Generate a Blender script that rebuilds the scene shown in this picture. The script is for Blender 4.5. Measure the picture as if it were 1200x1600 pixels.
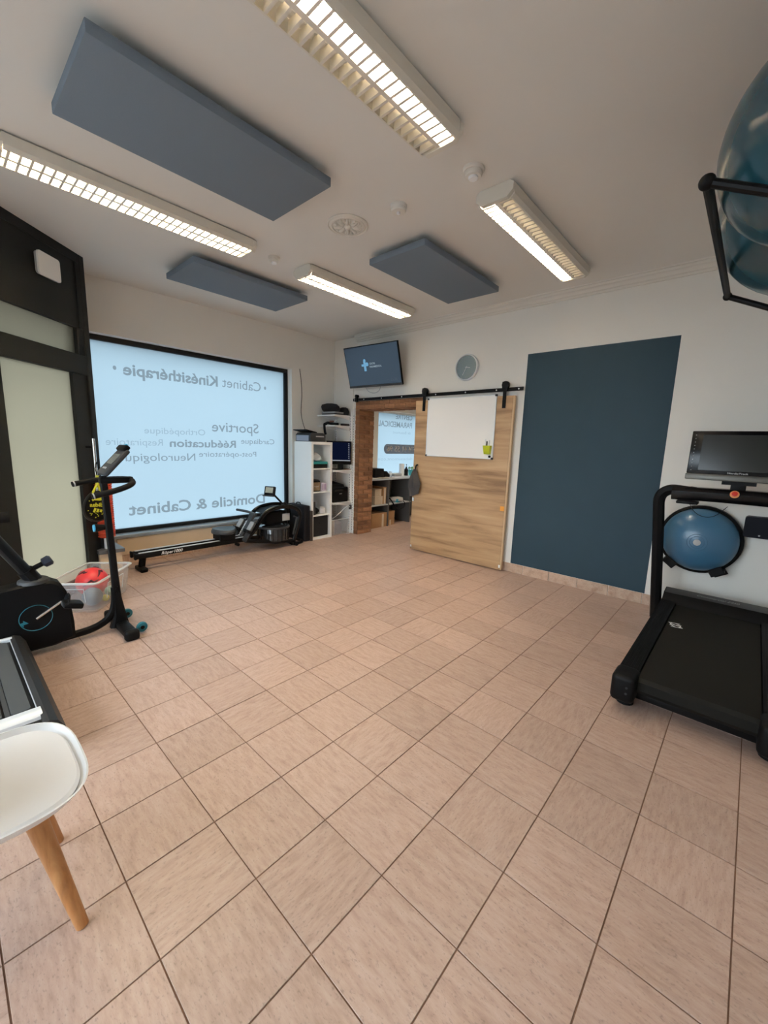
import bpy, bmesh, math, random
from mathutils import Vector, Matrix
random.seed(7)
for _o in list(bpy.data.objects):
    bpy.data.objects.remove(_o)
scene = bpy.context.scene
COL = scene.collection

# ------------------------------------------------------------------ camera
CAM_R = Vector((0.74061623, 0.67119106, 0.03146695))
CAM_U = Vector((-0.1337516, 0.10136899, 0.98581684))
CAM_F = Vector((-0.65848167, 0.7343207, -0.1648484))
CAM_P = Vector((0.75658783, -0.89210198, 1.45626608))
F_PX = 635.69
cam_data = bpy.data.cameras.new('camera')
cam_data.sensor_fit = 'HORIZONTAL'
cam_data.sensor_width = 36.0
cam_data.lens = 36.0 * F_PX / 1200.0
cam_data.clip_start = 0.02
cam = bpy.data.objects.new('camera', cam_data)
COL.objects.link(cam)
_m = Matrix((CAM_R, CAM_U, -CAM_F)).transposed().to_4x4()
_m.translation = CAM_P
cam.matrix_world = _m
scene.camera = cam

# ------------------------------------------------------------------ world (overcast daylight outside the frosted windows)
world = bpy.data.worlds.new('world')
scene.world = world
world.use_nodes = True
_bg = world.node_tree.nodes['Background']
_bg.inputs[0].default_value = (0.78, 0.90, 1.0, 1)
_bg.inputs[1].default_value = 3.2
TUBE_STRENGTH = 82.0

# ------------------------------------------------------------------ exposure
scene.view_settings.view_transform = 'Standard'
scene.view_settings.look = 'None'
scene.view_settings.exposure = 1.5
scene.view_settings.gamma = 1.0
scene.view_settings.use_curve_mapping = False
scene.cycles.max_bounces = 9
scene.cycles.diffuse_bounces = 5
scene.cycles.adaptive_threshold = 0.02
scene.cycles.transmission_bounces = 8
scene.cycles.transparent_max_bounces = 12
scene.cycles.use_denoising = True
scene.cycles.sample_clamp_indirect = 6.0

# ------------------------------------------------------------------ materials
MATS = {}
def srgb(r, g, b):
    f = lambda c: (c / 255 / 12.92) if c / 255 <= 0.04045 else ((c / 255 + 0.055) / 1.055) ** 2.4
    return (f(r), f(g), f(b), 1.0)
def mat(name, col, rough=0.5, metal=0.0, noise=0.0, scale=20.0, bump=0.0, coat=0.0, spec=0.5, alpha=None, emit=None, estr=0.0, stretch=(1, 1, 1)):
    if name in MATS:
        return MATS[name]
    m = bpy.data.materials.new(name); m.use_nodes = True
    nt = m.node_tree; b = nt.nodes['Principled BSDF']
    b.inputs['Base Color'].default_value = col
    b.inputs['Roughness'].default_value = rough
    b.inputs['Metallic'].default_value = metal
    b.inputs['Specular IOR Level'].default_value = spec
    b.inputs['Coat Weight'].default_value = coat
    if emit is not None:
        b.inputs['Emission Color'].default_value = emit
        b.inputs['Emission Strength'].default_value = estr
    if alpha is not None:
        b.inputs['Alpha'].default_value = alpha
    if noise > 0 or bump > 0:
        tc = nt.nodes.new('ShaderNodeTexCoord')
        mp = nt.nodes.new('ShaderNodeMapping'); mp.inputs['Scale'].default_value = stretch
        nz = nt.nodes.new('ShaderNodeTexNoise'); nz.inputs['Scale'].default_value = scale; nz.inputs['Detail'].default_value = 5
        nt.links.new(tc.outputs['Object'], mp.inputs['Vector'])
        nt.links.new(mp.outputs[0], nz.inputs['Vector'])
        if noise > 0:
            mx = nt.nodes.new('ShaderNodeMix'); mx.data_type = 'RGBA'
            mx.inputs['A'].default_value = tuple(c * (1 - noise) for c in col[:3]) + (1,)
            mx.inputs['B'].default_value = tuple(min(1, c * (1 + noise)) for c in col[:3]) + (1,)
            nt.links.new(nz.outputs[0], mx.inputs['Factor'])
            nt.links.new(mx.outputs['Result'], b.inputs['Base Color'])
        if bump > 0:
            bp = nt.nodes.new('ShaderNodeBump'); bp.inputs['Strength'].default_value = bump; bp.inputs['Distance'].default_value = 0.002
            nt.links.new(nz.outputs[0], bp.inputs['Height'])
            nt.links.new(bp.outputs[0], b.inputs['Normal'])
    MATS[name] = m
    return m
def emat(name, col, strength):
    if name in MATS: return MATS[name]
    m = bpy.data.materials.new(name); m.use_nodes = True
    nt = m.node_tree; nt.nodes.clear()
    e = nt.nodes.new('ShaderNodeEmission'); e.inputs[0].default_value = col; e.inputs[1].default_value = strength
    o = nt.nodes.new('ShaderNodeOutputMaterial'); nt.links.new(e.outputs[0], o.inputs[0])
    MATS[name] = m
    return m
def frosted(name, col, gloss=0.08, clouds=0.0):
    """sand-blasted pane: light from outside is scattered through it"""
    m = bpy.data.materials.new(name); m.use_nodes = True
    nt = m.node_tree; nt.nodes.clear()
    t = nt.nodes.new('ShaderNodeBsdfTranslucent'); t.inputs[0].default_value = col
    g = nt.nodes.new('ShaderNodeBsdfGlossy'); g.inputs['Roughness'].default_value = 0.35; g.inputs[0].default_value = (1, 1, 1, 1)
    mx = nt.nodes.new('ShaderNodeMixShader'); mx.inputs[0].default_value = gloss
    o = nt.nodes.new('ShaderNodeOutputMaterial')
    nt.links.new(t.outputs[0], mx.inputs[1]); nt.links.new(g.outputs[0], mx.inputs[2]); nt.links.new(mx.outputs[0], o.inputs[0])
    if clouds:
        tc = nt.nodes.new('ShaderNodeTexCoord'); nz = nt.nodes.new('ShaderNodeTexNoise'); nz.inputs['Scale'].default_value = 1.1
        mc = nt.nodes.new('ShaderNodeMix'); mc.data_type = 'RGBA'
        mc.inputs['A'].default_value = tuple(c * (1 - clouds) for c in col[:3]) + (1,); mc.inputs['B'].default_value = col
        nt.links.new(tc.outputs['Object'], nz.inputs['Vector']); nt.links.new(nz.outputs[0], mc.inputs['Factor']); nt.links.new(mc.outputs['Result'], t.inputs[0])
    MATS[name] = m
    return m
def clear_plastic(name, col, opacity=0.3):
    m = bpy.data.materials.new(name); m.use_nodes = True
    nt = m.node_tree; nt.nodes.clear()
    tr = nt.nodes.new('ShaderNodeBsdfTransparent'); tr.inputs[0].default_value = (0.97, 0.97, 0.97, 1)
    p = nt.nodes.new('ShaderNodeBsdfPrincipled'); p.inputs['Base Color'].default_value = col; p.inputs['Roughness'].default_value = 0.25
    mx = nt.nodes.new('ShaderNodeMixShader'); mx.inputs[0].default_value = opacity
    o = nt.nodes.new('ShaderNodeOutputMaterial')
    nt.links.new(tr.outputs[0], mx.inputs[1]); nt.links.new(p.outputs[0], mx.inputs[2]); nt.links.new(mx.outputs[0], o.inputs[0])
    MATS[name] = m
    return m
def tile_mat(name, c0, c1, c2):
    """stone-look tile: streaky grain in the tile's own axes, tone differs from tile to tile"""
    m = bpy.data.materials.new(name); m.use_nodes = True
    nt = m.node_tree; N = nt.nodes; L = nt.links; b = N['Principled BSDF']
    tc = N.new('ShaderNodeTexCoord'); oi = N.new('ShaderNodeObjectInfo')
    add = N.new('ShaderNodeVectorMath'); add.operation = 'MULTIPLY_ADD'
    cmb = N.new('ShaderNodeCombineXYZ')
    for i in range(3): L.new(oi.outputs['Random'], cmb.inputs[i])
    add.inputs[1].default_value = (53, 37, 11)
    L.new(cmb.outputs[0], add.inputs[0]); L.new(tc.outputs['Object'], add.inputs[2])
    mp = N.new('ShaderNodeMapping'); mp.inputs['Scale'].default_value = (8, 34, 8)
    L.new(add.outputs[0], mp.inputs['Vector'])
    n1 = N.new('ShaderNodeTexNoise'); n1.inputs['Scale'].default_value = 1.6; n1.inputs['Detail'].default_value = 7; n1.inputs['Roughness'].default_value = 0.65
    L.new(mp.outputs[0], n1.inputs['Vector'])
    mp2 = N.new('ShaderNodeMapping'); mp2.inputs['Scale'].default_value = (90, 170, 90)
    L.new(add.outputs[0], mp2.inputs['Vector'])
    n2 = N.new('ShaderNodeTexNoise'); n2.inputs['Scale'].default_value = 1.0; n2.inputs['Detail'].default_value = 4
    L.new(mp2.outputs[0], n2.inputs['Vector'])
    rp = N.new('ShaderNodeValToRGB'); e = rp.color_ramp.elements
    e[0].position = 0.3; e[0].color = c0; e[1].position = 0.72; e[1].color = c2
    k = e.new(0.5); k.color = c1
    L.new(n1.outputs[0], rp.inputs[0])
    hs = N.new('ShaderNodeHueSaturation')
    mr = N.new('ShaderNodeMapRange'); mr.inputs['To Min'].default_value = 0.90; mr.inputs['To Max'].default_value = 1.06
    L.new(oi.outputs['Random'], mr.inputs['Value']); L.new(mr.outputs[0], hs.inputs['Value'])
    L.new(rp.outputs[0], hs.inputs['Color'])
    pit = N.new('ShaderNodeMapRange'); pit.inputs['From Min'].default_value = 0.28; pit.inputs['From Max'].default_value = 0.42; pit.inputs['To Min'].default_value = 0.70; pit.inputs['To Max'].default_value = 1.0
    L.new(n2.outputs[0], pit.inputs['Value'])
    mul = N.new('ShaderNodeMix'); mul.data_type = 'RGBA'; mul.blend_type = 'MULTIPLY'; mul.inputs['Factor'].default_value = 1.0
    L.new(hs.outputs[0], mul.inputs['A'])
    cc = N.new('ShaderNodeCombineXYZ')
    for i in range(3): L.new(pit.outputs[0], cc.inputs[i])
    L.new(cc.outputs[0], mul.inputs['B'])
    L.new(mul.outputs['Result'], b.inputs['Base Color'])
    b.inputs['Roughness'].default_value = 0.40
    b.inputs['Specular IOR Level'].default_value = 0.7
    bp = N.new('ShaderNodeBump'); bp.inputs['Strength'].default_value = 0.15; bp.inputs['Distance'].default_value = 0.001
    L.new(n1.outputs[0], bp.inputs['Height']); L.new(bp.outputs[0], b.inputs['Normal'])
    MATS[name] = m
    return m
def wood_mat(name, c0, c1, c2, stretch, rough=0.5, scale=1.0, band=None):
    m = bpy.data.materials.new(name); m.use_nodes = True
    nt = m.node_tree; N = nt.nodes; L = nt.links; b = N['Principled BSDF']
    tc = N.new('ShaderNodeTexCoord'); mp = N.new('ShaderNodeMapping'); mp.inputs['Scale'].default_value = stretch
    L.new(tc.outputs['Object'], mp.inputs['Vector'])
    n1 = N.new('ShaderNodeTexNoise'); n1.inputs['Scale'].default_value = scale; n1.inputs['Detail'].default_value = 8; n1.inputs['Roughness'].default_value = 0.6; n1.inputs['Distortion'].default_value = 0.6
    L.new(mp.outputs[0], n1.inputs['Vector'])
    rp = N.new('ShaderNodeValToRGB'); e = rp.color_ramp.elements
    e[0].position = 0.3; e[0].color = c0; e[1].position = 0.7; e[1].color = c2
    k = e.new(0.5); k.color = c1
    fac = n1.outputs[0]
    if band:
        mp2 = N.new('ShaderNodeMapping'); mp2.inputs['Scale'].default_value = band
        L.new(tc.outputs['Object'], mp2.inputs['Vector'])
        n2 = N.new('ShaderNodeTexNoise'); n2.inputs['Scale'].default_value = 1.0; n2.inputs['Detail'].default_value = 2
        L.new(mp2.outputs[0], n2.inputs['Vector'])
        ad = N.new('ShaderNodeMath'); ad.operation = 'MULTIPLY_ADD'; ad.inputs[1].default_value = 0.5
        sb = N.new('ShaderNodeMath'); sb.operation = 'MULTIPLY_ADD'; sb.inputs[1].default_value = 0.75; sb.inputs[2].default_value = -0.12
        L.new(n1.outputs[0], sb.inputs[0]); L.new(n2.outputs[0], ad.inputs[0]); L.new(sb.outputs[0], ad.inputs[2])
        fac = ad.outputs[0]
    L.new(fac, rp.inputs[0]); L.new(rp.outputs[0], b.inputs['Base Color'])
    b.inputs['Roughness'].default_value = rough
    MATS[name] = m
    return m

M_WALL = mat('wall_paint', (0.82, 0.80, 0.75, 1), 0.85, noise=0.02, scale=3, bump=0.0)
M_CEIL = mat('ceiling_paint', (0.76, 0.74, 0.70, 1), 0.9, noise=0.02, scale=2)
M_PLASTER = mat('plaster_white', (0.74, 0.71, 0.65, 1), 0.8)
M_CLAD = mat('beige_cladding', srgb(214, 190, 160), 0.6, noise=0.06, scale=4)
M_GROUT = mat('grout', srgb(128, 98, 80), 0.9, noise=0.15, scale=60)
M_TILE = tile_mat('floor_tile', srgb(170, 141, 125), srgb(186, 158, 143), srgb(196, 171, 158))
M_NAVY = mat('navy_paint', srgb(45, 67, 80), 0.6, spec=0.25, noise=0.06, scale=5, bump=0.15)
M_DARK = mat('dark_frame', srgb(36, 38, 38), 0.55, spec=0.2)
M_ALU = mat('black_alu', srgb(26, 28, 30), 0.45, spec=0.25)
M_STONE = mat('dark_stone', srgb(92, 92, 94), 0.4, noise=0.1, scale=30)
M_LIGHTSTONE = mat('sill_stone', srgb(150, 160, 170), 0.25, noise=0.06, scale=30)
M_BLK = mat('black_plastic', (0.0035, 0.0035, 0.004, 1), 0.5, spec=0.16)
M_BLKG = mat('black_gloss', (0.004, 0.004, 0.005, 1), 0.18, spec=0.3)
M_BLKM = mat('black_metal', (0.004, 0.004, 0.0045, 1), 0.45, spec=0.18)
M_RUB = mat('black_rubber', (0.005, 0.005, 0.0055, 1), 0.7, spec=0.18, noise=0.2, scale=200, bump=0.2)
M_BELT = mat('tread_belt', (0.010, 0.0095, 0.008, 1), 0.7, spec=0.15, noise=0.15, scale=300, bump=0.3)
M_GREY = mat('grey_plastic', (0.045, 0.046, 0.049, 1), 0.5, spec=0.3)
M_LGREY = mat('light_grey', (0.4, 0.41, 0.42, 1), 0.5)
M_SILVER = mat('silver', (0.78, 0.81, 0.84, 1), 0.35, metal=0.35)
M_CHROME = mat('chrome', (0.78, 0.78, 0.78, 1), 0.15, metal=1.0)
M_WHITE = mat('white_plastic', (0.86, 0.87, 0.88, 1), 0.35)
M_WLAM = mat('white_laminate', (0.88, 0.87, 0.85, 1), 0.35)
M_PANEL = mat('acoustic_felt', srgb(118, 130, 143), 0.95, noise=0.05, scale=120, bump=0.2)
M_LUM = mat('luminaire_white', (0.72, 0.68, 0.6, 1), 0.4)
M_LOUVRE = mat('louvre_alu', (0.8, 0.76, 0.68, 1), 0.35, metal=0.15)
M_TUBE = emat('tube_glow', (1.0, 0.87, 0.68, 1), TUBE_STRENGTH)
M_TUBEY = emat('tube_glow_yellow', (1.0, 0.82, 0.52, 1), TUBE_STRENGTH * 0.9)
M_TUBEOFF = mat('tube_unlit', (0.7, 0.68, 0.64, 1), 0.3)
M_TEAL = mat('ball_teal', srgb(30, 70, 82), 0.25, coat=0.15, noise=0.04, scale=3)
M_BOSU = mat('bosu_blue', srgb(62, 106, 136), 0.3, coat=0.15, noise=0.04, scale=4)
M_WB = mat('whiteboard_enamel', (0.90, 0.885, 0.86, 1), 0.2)
M_BRICK = mat('brick', srgb(150, 106, 74), 0.9, noise=0.5, scale=3.0, bump=1.0)
def _brick_tone(m):
    nt = m.node_tree; b = nt.nodes['Principled BSDF']; l = b.inputs['Base Color'].links[0]; src = l.from_socket
    oi = nt.nodes.new('ShaderNodeObjectInfo'); mr = nt.nodes.new('ShaderNodeMapRange'); hs = nt.nodes.new('ShaderNodeHueSaturation')
    mr.inputs['To Min'].default_value = 0.62; mr.inputs['To Max'].default_value = 1.3
    nt.links.new(oi.outputs['Random'], mr.inputs['Value']); nt.links.new(mr.outputs[0], hs.inputs['Value'])
    nt.links.new(src, hs.inputs['Color']); nt.links.new(hs.outputs[0], b.inputs['Base Color'])
    for n in nt.nodes:
        if n.type == 'BUMP': n.inputs['Distance'].default_value = 0.01
_brick_tone(M_BRICK)
M_MORTAR = mat('mortar', srgb(140, 104, 76), 0.95, noise=0.15, scale=50, bump=0.4)
M_OAK = wood_mat('oak_laminate', srgb(138, 106, 76), srgb(182, 148, 110), srgb(200, 168, 130), (1.2, 8, 14), 0.45, 1.0, band=(0.5, 1, 7))
M_BEECH = wood_mat('beech', srgb(160, 108, 62), srgb(186, 130, 80), srgb(200, 148, 96), (30, 30, 3), 0.4)
M_CARD = mat('cardboard', srgb(172, 132, 92), 0.9, noise=0.08, scale=12)
M_CARDL = mat('cardboard_light', srgb(205, 188, 165), 0.9, noise=0.05, scale=12)
M_FROST = frosted('frosted_glass', (0.355, 0.40, 0.42, 1), 0.04)
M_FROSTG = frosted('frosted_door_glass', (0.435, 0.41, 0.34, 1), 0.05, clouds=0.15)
def film(name, col):
    m = bpy.data.materials.new(name); m.use_nodes = True
    nt = m.node_tree; nt.nodes.clear()
    t = nt.nodes.new('ShaderNodeBsdfTransparent'); t.inputs[0].default_value = col
    o = nt.nodes.new('ShaderNodeOutputMaterial'); nt.links.new(t.outputs[0], o.inputs[0])
    MATS[name] = m
    return m
M_CLEARGLASS = film('clear_glass', (0.97, 0.975, 0.975, 1))
M_LETTER = film('vinyl_letter', (0.52, 0.50, 0.49, 1))
M_LETTERF = film('vinyl_letter_faint', (0.72, 0.72, 0.72, 1))
M_PILL = film('vinyl_dark', (0.48, 0.42, 0.40, 1))
M_NUM = mat('vinyl_numerals', (0.62, 0.58, 0.54, 1), 0.6)
M_CLEAR = clear_plastic('clear_plastic', (0.85, 0.88, 0.92, 1), 0.19)
M_BAG = clear_plastic('thin_plastic', (0.9, 0.93, 0.95, 1), 0.6)

# ------------------------------------------------------------------ mesh helpers
def BM():
    return bmesh.new()
def box(bm, x0, x1, y0, y1, z0, z1, bev=0.0, seg=2, mtx=None):
    vs = [bm.verts.new((x, y, z)) for x in (x0, x1) for y in (y0, y1) for z in (z0, z1)]
    fs = []
    for idx in ((0, 1, 3, 2), (4, 6, 7, 5), (0, 4, 5, 1), (2, 3, 7, 6), (0, 2, 6, 4), (1, 5, 7, 3)):
        fs.append(bm.faces.new([vs[i] for i in idx]))
    geom = vs
    if bev > 0:
        es = list({e for f in fs for e in f.edges})
        r = bmesh.ops.bevel(bm, geom=es, offset=bev, segments=seg, profile=0.5, affect='EDGES')
        geom = list({v for f in r['faces'] for v in f.verts} | {v for v in vs if v.is_valid})
    if mtx is not None:
        bmesh.ops.transform(bm, matrix=mtx, verts=geom)
    return bm
def B1(*a, **k):
    return box(BM(), *a, **k)
def frame_of(d):
    d = d.normalized()
    a = Vector((0, 0, 1)) if abs(d.z) < 0.95 else Vector((1, 0, 0))
    x = a.cross(d).normalized()
    return x, d.cross(x).normalized()
def tube(bm, pts, r, n=10, closed=False, cap=True, sx=1.0, up=None):
    pts = [Vector(p) for p in pts]
    rs = r if isinstance(r, (list, tuple)) else [r] * len(pts)
    rings = []
    px = None
    for i, p in enumerate(pts):
        if closed:
            d = pts[(i + 1) % len(pts)] - pts[i - 1]
        else:
            d = pts[min(i + 1, len(pts) - 1)] - pts[max(i - 1, 0)]
        d = d.normalized()
        if px is None:
            if up is not None:
                x = Vector(up).cross(d).normalized()
            else:
                x, _ = frame_of(d)
        else:
            x = (px - d * px.dot(d)).normalized()
        px = x
        y = d.cross(x)
        rings.append([bm.verts.new(p + x * math.cos(t) * rs[i] * sx + y * math.sin(t) * rs[i]) for t in [2 * math.pi * k / n for k in range(n)]])
    m = len(rings)
    for i in range(m if closed else m - 1):
        a, b = rings[i], rings[(i + 1) % m]
        for k in range(n):
            bm.faces.new((a[k], a[(k + 1) % n], b[(k + 1) % n], b[k]))
    if cap and not closed:
        bm.faces.new(rings[0][::-1]); bm.faces.new(rings[-1])
    return bm
def smooth_pts(pts, it=2, closed=False):
    pts = [Vector(p) for p in pts]
    for _ in range(it):
        out = []
        n = len(pts)
        rng = range(n) if closed else range(n - 1)
        if not closed: out.append(pts[0])
        for i in rng:
            a, b = pts[i], pts[(i + 1) % n]
            out += [a * 0.75 + b * 0.25, a * 0.25 + b * 0.75]
        if not closed: out.append(pts[-1])
        pts = out
    return pts
def cyl(bm, p0, p1, r0, r1=None, n=20):
    return tube(bm, [p0, p1], [r0, r0 if r1 is None else r1], n)
def lathe(bm, prof, c, n=28, axis=(0, 0, 1)):
    c = Vector(c); d = Vector(axis).normalized(); x, y = frame_of(d)
    rings = []
    for r, h in prof:
        if r < 1e-5:
            rings.append([bm.verts.new(c + d * h)])
        else:
            rings.append([bm.verts.new(c + d * h + (x * math.cos(t) + y * math.sin(t)) * r) for t in [2 * math.pi * k / n for k in range(n)]])
    for a, b in zip(rings, rings[1:]):
        if len(a) == 1 and len(b) == 1: continue
        for k in range(n):
            k2 = (k + 1) % n
            if len(a) == 1: bm.faces.new((a[0], b[k2], b[k]))
            elif len(b) == 1: bm.faces.new((a[k], a[k2], b[0]))
            else: bm.faces.new((a[k], a[k2], b[k2], b[k]))
    if len(rings[0]) > 1: bm.faces.new(rings[0][::-1])
    if len(rings[-1]) > 1: bm.faces.new(rings[-1])
    return bm
def prism(bm, poly, axis, a0, a1):
    """poly: 2-D points in the plane across axis ('x': (y,z), 'y': (x,z), 'z': (x,y))"""
    def P(u, v, a):
        return {'x': (a, u, v), 'y': (u, a, v), 'z': (u, v, a)}[axis]
    lo = [bm.verts.new(P(u, v, a0)) for u, v in poly]
    hi = [bm.verts.new(P(u, v, a1)) for u, v in poly]
    n = len(poly)
    bm.faces.new(lo[::-1]); bm.faces.new(hi)
    for i in range(n):
        bm.faces.new((lo[i], lo[(i + 1) % n], hi[(i + 1) % n], hi[i]))
    return bm
def rrect(x0, x1, y0, y1, r, seg=5):
    pts = []
    for cx, cy, a in ((x1 - r, y1 - r, 0), (x0 + r, y1 - r, 90), (x0 + r, y0 + r, 180), (x1 - r, y0 + r, 270)):
        for k in range(seg + 1):
            t = math.radians(a + 90 * k / seg)
            pts.append((cx + r * math.cos(t), cy + r * math.sin(t)))
    return pts
def sphere(bm, c, r, u=32, v=20, sc=(1, 1, 1)):
    prof = [(r * math.sin(math.pi * k / v), -r * math.cos(math.pi * k / v)) for k in range(v + 1)]
    prof[0] = (0, -r); prof[-1] = (0, r)
    b2 = lathe(BM(), prof, (0, 0, 0), u)
    bmesh.ops.transform(b2, matrix=Matrix.Translation(c) @ Matrix.Diagonal((*sc, 1)), verts=b2.verts)
    return merge(bm, b2)
def merge(bm, b2):
    me = bpy.data.meshes.new('tmp'); b2.to_mesh(me); b2.free()
    bm.from_mesh(me); bpy.data.meshes.remove(me)
    return bm
def loft(bm, rings, cap=True, closed=True):
    vr = [[bm.verts.new(p) for p in r] for r in rings]
    n = len(vr[0])
    for a, b in zip(vr, vr[1:]):
        for k in range(n if closed else n - 1):
            bm.faces.new((a[k], a[(k + 1) % n], b[(k + 1) % n], b[k]))
    if cap:
        bm.faces.new(vr[0][::-1]); bm.faces.new(vr[-1])
    return bm
WM = {}
def obj(name, bm, m, parent=None, local=False, label=None, flat=False):
    """one mesh object; geometry is given in world space and moved into the parent's frame"""
    bmesh.ops.recalc_face_normals(bm, faces=bm.faces)
    if not flat:
        for f in bm.faces: f.smooth = True
        for e in bm.edges:
            if len(e.link_faces) != 2 or e.calc_face_angle(0) > 0.55: e.smooth = False
    me = bpy.data.meshes.new(name); 
    pm = WM.get(parent.name, Matrix.Identity(4)) if parent else Matrix.Identity(4)
    if parent and not local: bm.transform(pm.inverted())
    org = None
    if parent is None:
        lo = Vector([min(v.co[i] for v in bm.verts) for i in range(3)]); hi = Vector([max(v.co[i] for v in bm.verts) for i in range(3)])
        org = Vector(((lo.x + hi.x) / 2, (lo.y + hi.y) / 2, lo.z))
        bm.transform(Matrix.Translation(-org))
    bm.to_mesh(me); bm.free()
    o = bpy.data.objects.new(name, me); COL.objects.link(o)
    me.materials.append(m)
    if parent: o.parent = parent; WM[o.name] = pm
    else:
        o.location = org; WM[o.name] = Matrix.Translation(org)
    if label: o['label'] = label
    return o
def thing(name, label, cat, loc=(0, 0, 0), rz=0.0, group=None):
    o = bpy.data.objects.new(name, None); COL.objects.link(o)
    o.empty_display_size = 0.05
    o.location = loc; o.rotation_euler = (0, 0, rz)
    o['label'] = label; o['category'] = cat
    if group: o['group'] = group
    WM[o.name] = Matrix.Translation(loc) @ Matrix.Rotation(rz, 4, 'Z')
    return o
def tag(o, label, cat, group=None):
    o['label'] = label; o['category'] = cat
    if group: o['group'] = group
    return o
def struct(name, bm, m, parent=None, label=None):
    o = obj(name, bm, m, parent)
    if parent is None: o['kind'] = 'structure'
    if label: o['label'] = label
    return o
def sempty(name, loc, label=None):
    o = bpy.data.objects.new(name, None); COL.objects.link(o); o.location = loc; o['kind'] = 'structure'
    if label: o['label'] = label
    WM[o.name] = Matrix.Translation(loc)
    return o
def text(name, body, origin, dx, dy, width, height, m, parent, bold=0.0, depth=0.0008, shear=0.0, align='LEFT', label=None):
    """flat lettering: fills width x height from origin along dx / dy"""
    cu = bpy.data.curves.new('txt', 'FONT'); cu.body = body; cu.size = 1.0; cu.offset = bold; cu.shear = shear; cu.resolution_u = 3
    o = bpy.data.objects.new('txt', cu); COL.objects.link(o)
    dg = bpy.context.evaluated_depsgraph_get(); dg.update()
    me = bpy.data.meshes.new_from_object(o.evaluated_get(dg))
    bpy.data.objects.remove(o); bpy.data.curves.remove(cu)
    bm = BM(); bm.from_mesh(me); bpy.data.meshes.remove(me)
    if not bm.verts: return None
    xs = [v.co.x for v in bm.verts]; ys = [v.co.y for v in bm.verts]
    x0, x1, y1 = min(xs), max(xs), max(ys)
    sx = width / (x1 - x0)
    sy = height / 0.70 if height else sx
    dx = Vector(dx).normalized(); dy = Vector(dy).normalized(); dz = dx.cross(dy)
    origin = Vector(origin)
    for v in bm.verts:
        v.co = origin + dx * (v.co.x - x0) * sx + dy * v.co.y * sy + dz * depth
    ob = obj(name, bm, m, parent, flat=True, label=label)
    return ob
def copy_tree(o, parent=None):
    c = o.copy(); COL.objects.link(c)
    if parent is not None: c.parent = parent
    for ch in o.children: copy_tree(ch, c)
    return c
def rotm(axis, ang, c=(0, 0, 0)):
    c = Vector(c)
    return Matrix.Translation(c) @ Matrix.Rotation(ang, 4, axis) @ Matrix.Translation(-c)

# ================================================================== the room
XA, YB, H = -4.455, 3.615, 3.04
XR, YR = 1.34, -2.7
T = 0.30
P0 = Vector((-3.461, -0.381, 0)); DR = Vector((-0.67346761, 0.73921673, 0)); DN = Vector((0.73921673, 0.67346761, 0))
def project(p):
    d = Vector(p) - CAM_P
    c = d.dot(CAM_F)
    if c < 0.05: return None
    return (600 + F_PX * d.dot(CAM_R) / c, 800 - F_PX * d.dot(CAM_U) / c)

# floor: screed/grout bed with every tile on it
floor = struct('floor', B1(-4.8, 1.5, -2.9, 7.3, -0.12, -0.0035), M_GROUT, label='brown grout bed of the tiled floor')
def tile_bm(h=0.5 * T - 0.0022, c=0.0008, z0=-0.008):
    bm = BM()
    rings = [[(-h, -h, z0), (h, -h, z0), (h, h, z0), (-h, h, z0)], [(-h, -h, -c), (h, -h, -c), (h, h, -c), (-h, h, -c)],
             [(-h + c, -h + c, 0), (h - c, -h + c, 0), (h - c, h - c, 0), (-h + c, h - c, 0)]]
    return loft(bm, rings)
cand = []
for i in range(-16, 5):
    for j in range(-9, 24):
        x, y = (i + 0.5) * T, (j + 0.5) * T
        if y > 3.95 and x > -2.3: continue
        if y < -0.6 and x < -3.35: continue
        cs = [project((x + a, y + b, 0)) for a in (-T / 2, T / 2) for b in (-T / 2, T / 2)]
        vis = 0.0
        if all(cs):
            xs = [max(0, min(1200, c[0])) for c in cs]; ys = [max(0, min(1600, c[1])) for c in cs]
            if max(xs) - min(xs) > 2 and max(ys) - min(ys) > 2:
                vis = (max(xs) - min(xs)) * (max(ys) - min(ys))
                d = y - YB
                if d > -T / 2 and not (-4.0 < x < -2.5): vis = 0        # behind the back wall
                if x < XA - 0.02: vis = 0
                if (Vector((x, y, 0)) - P0).dot(DN) < -0.15 : vis = 0
        cand.append((vis, x, y))
cand.sort(reverse=True)
shown = [c for c in cand if c[0] > 0][:298]
rest = [c for c in cand if c not in shown]
_tm = None
for v, x, y in shown:
    if _tm is None:
        t0 = obj('floor_tile', tile_bm(), M_TILE, floor, local=True); _tm = t0.data; t = t0
    else:
        t = bpy.data.objects.new('floor_tile', _tm); COL.objects.link(t); t.parent = floor
    t.location = Vector((x, y, random.uniform(-0.0006, 0.0006))) - floor.location
    t.rotation_euler = (0, 0, random.choice((0, 0, math.pi, math.pi / 2)))
bm = BM()
for v, x, y in rest:
    b2 = tile_bm(); b2.transform(Matrix.Translation((x, y, 0))); merge(bm, b2)
fr = obj('floor_tile_field', bm, M_TILE, floor); fr['kind'] = 'stuff'

struct('street_ground', B1(-40, 40, -40, 40, -0.40, -0.15), mat('asphalt', (0.16, 0.16, 0.16, 1), 0.9), label='grey street outside the shop')
struct('ceiling', B1(-4.8, 1.5, -2.9, 7.3, H, H + 0.15), M_CEIL)

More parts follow.
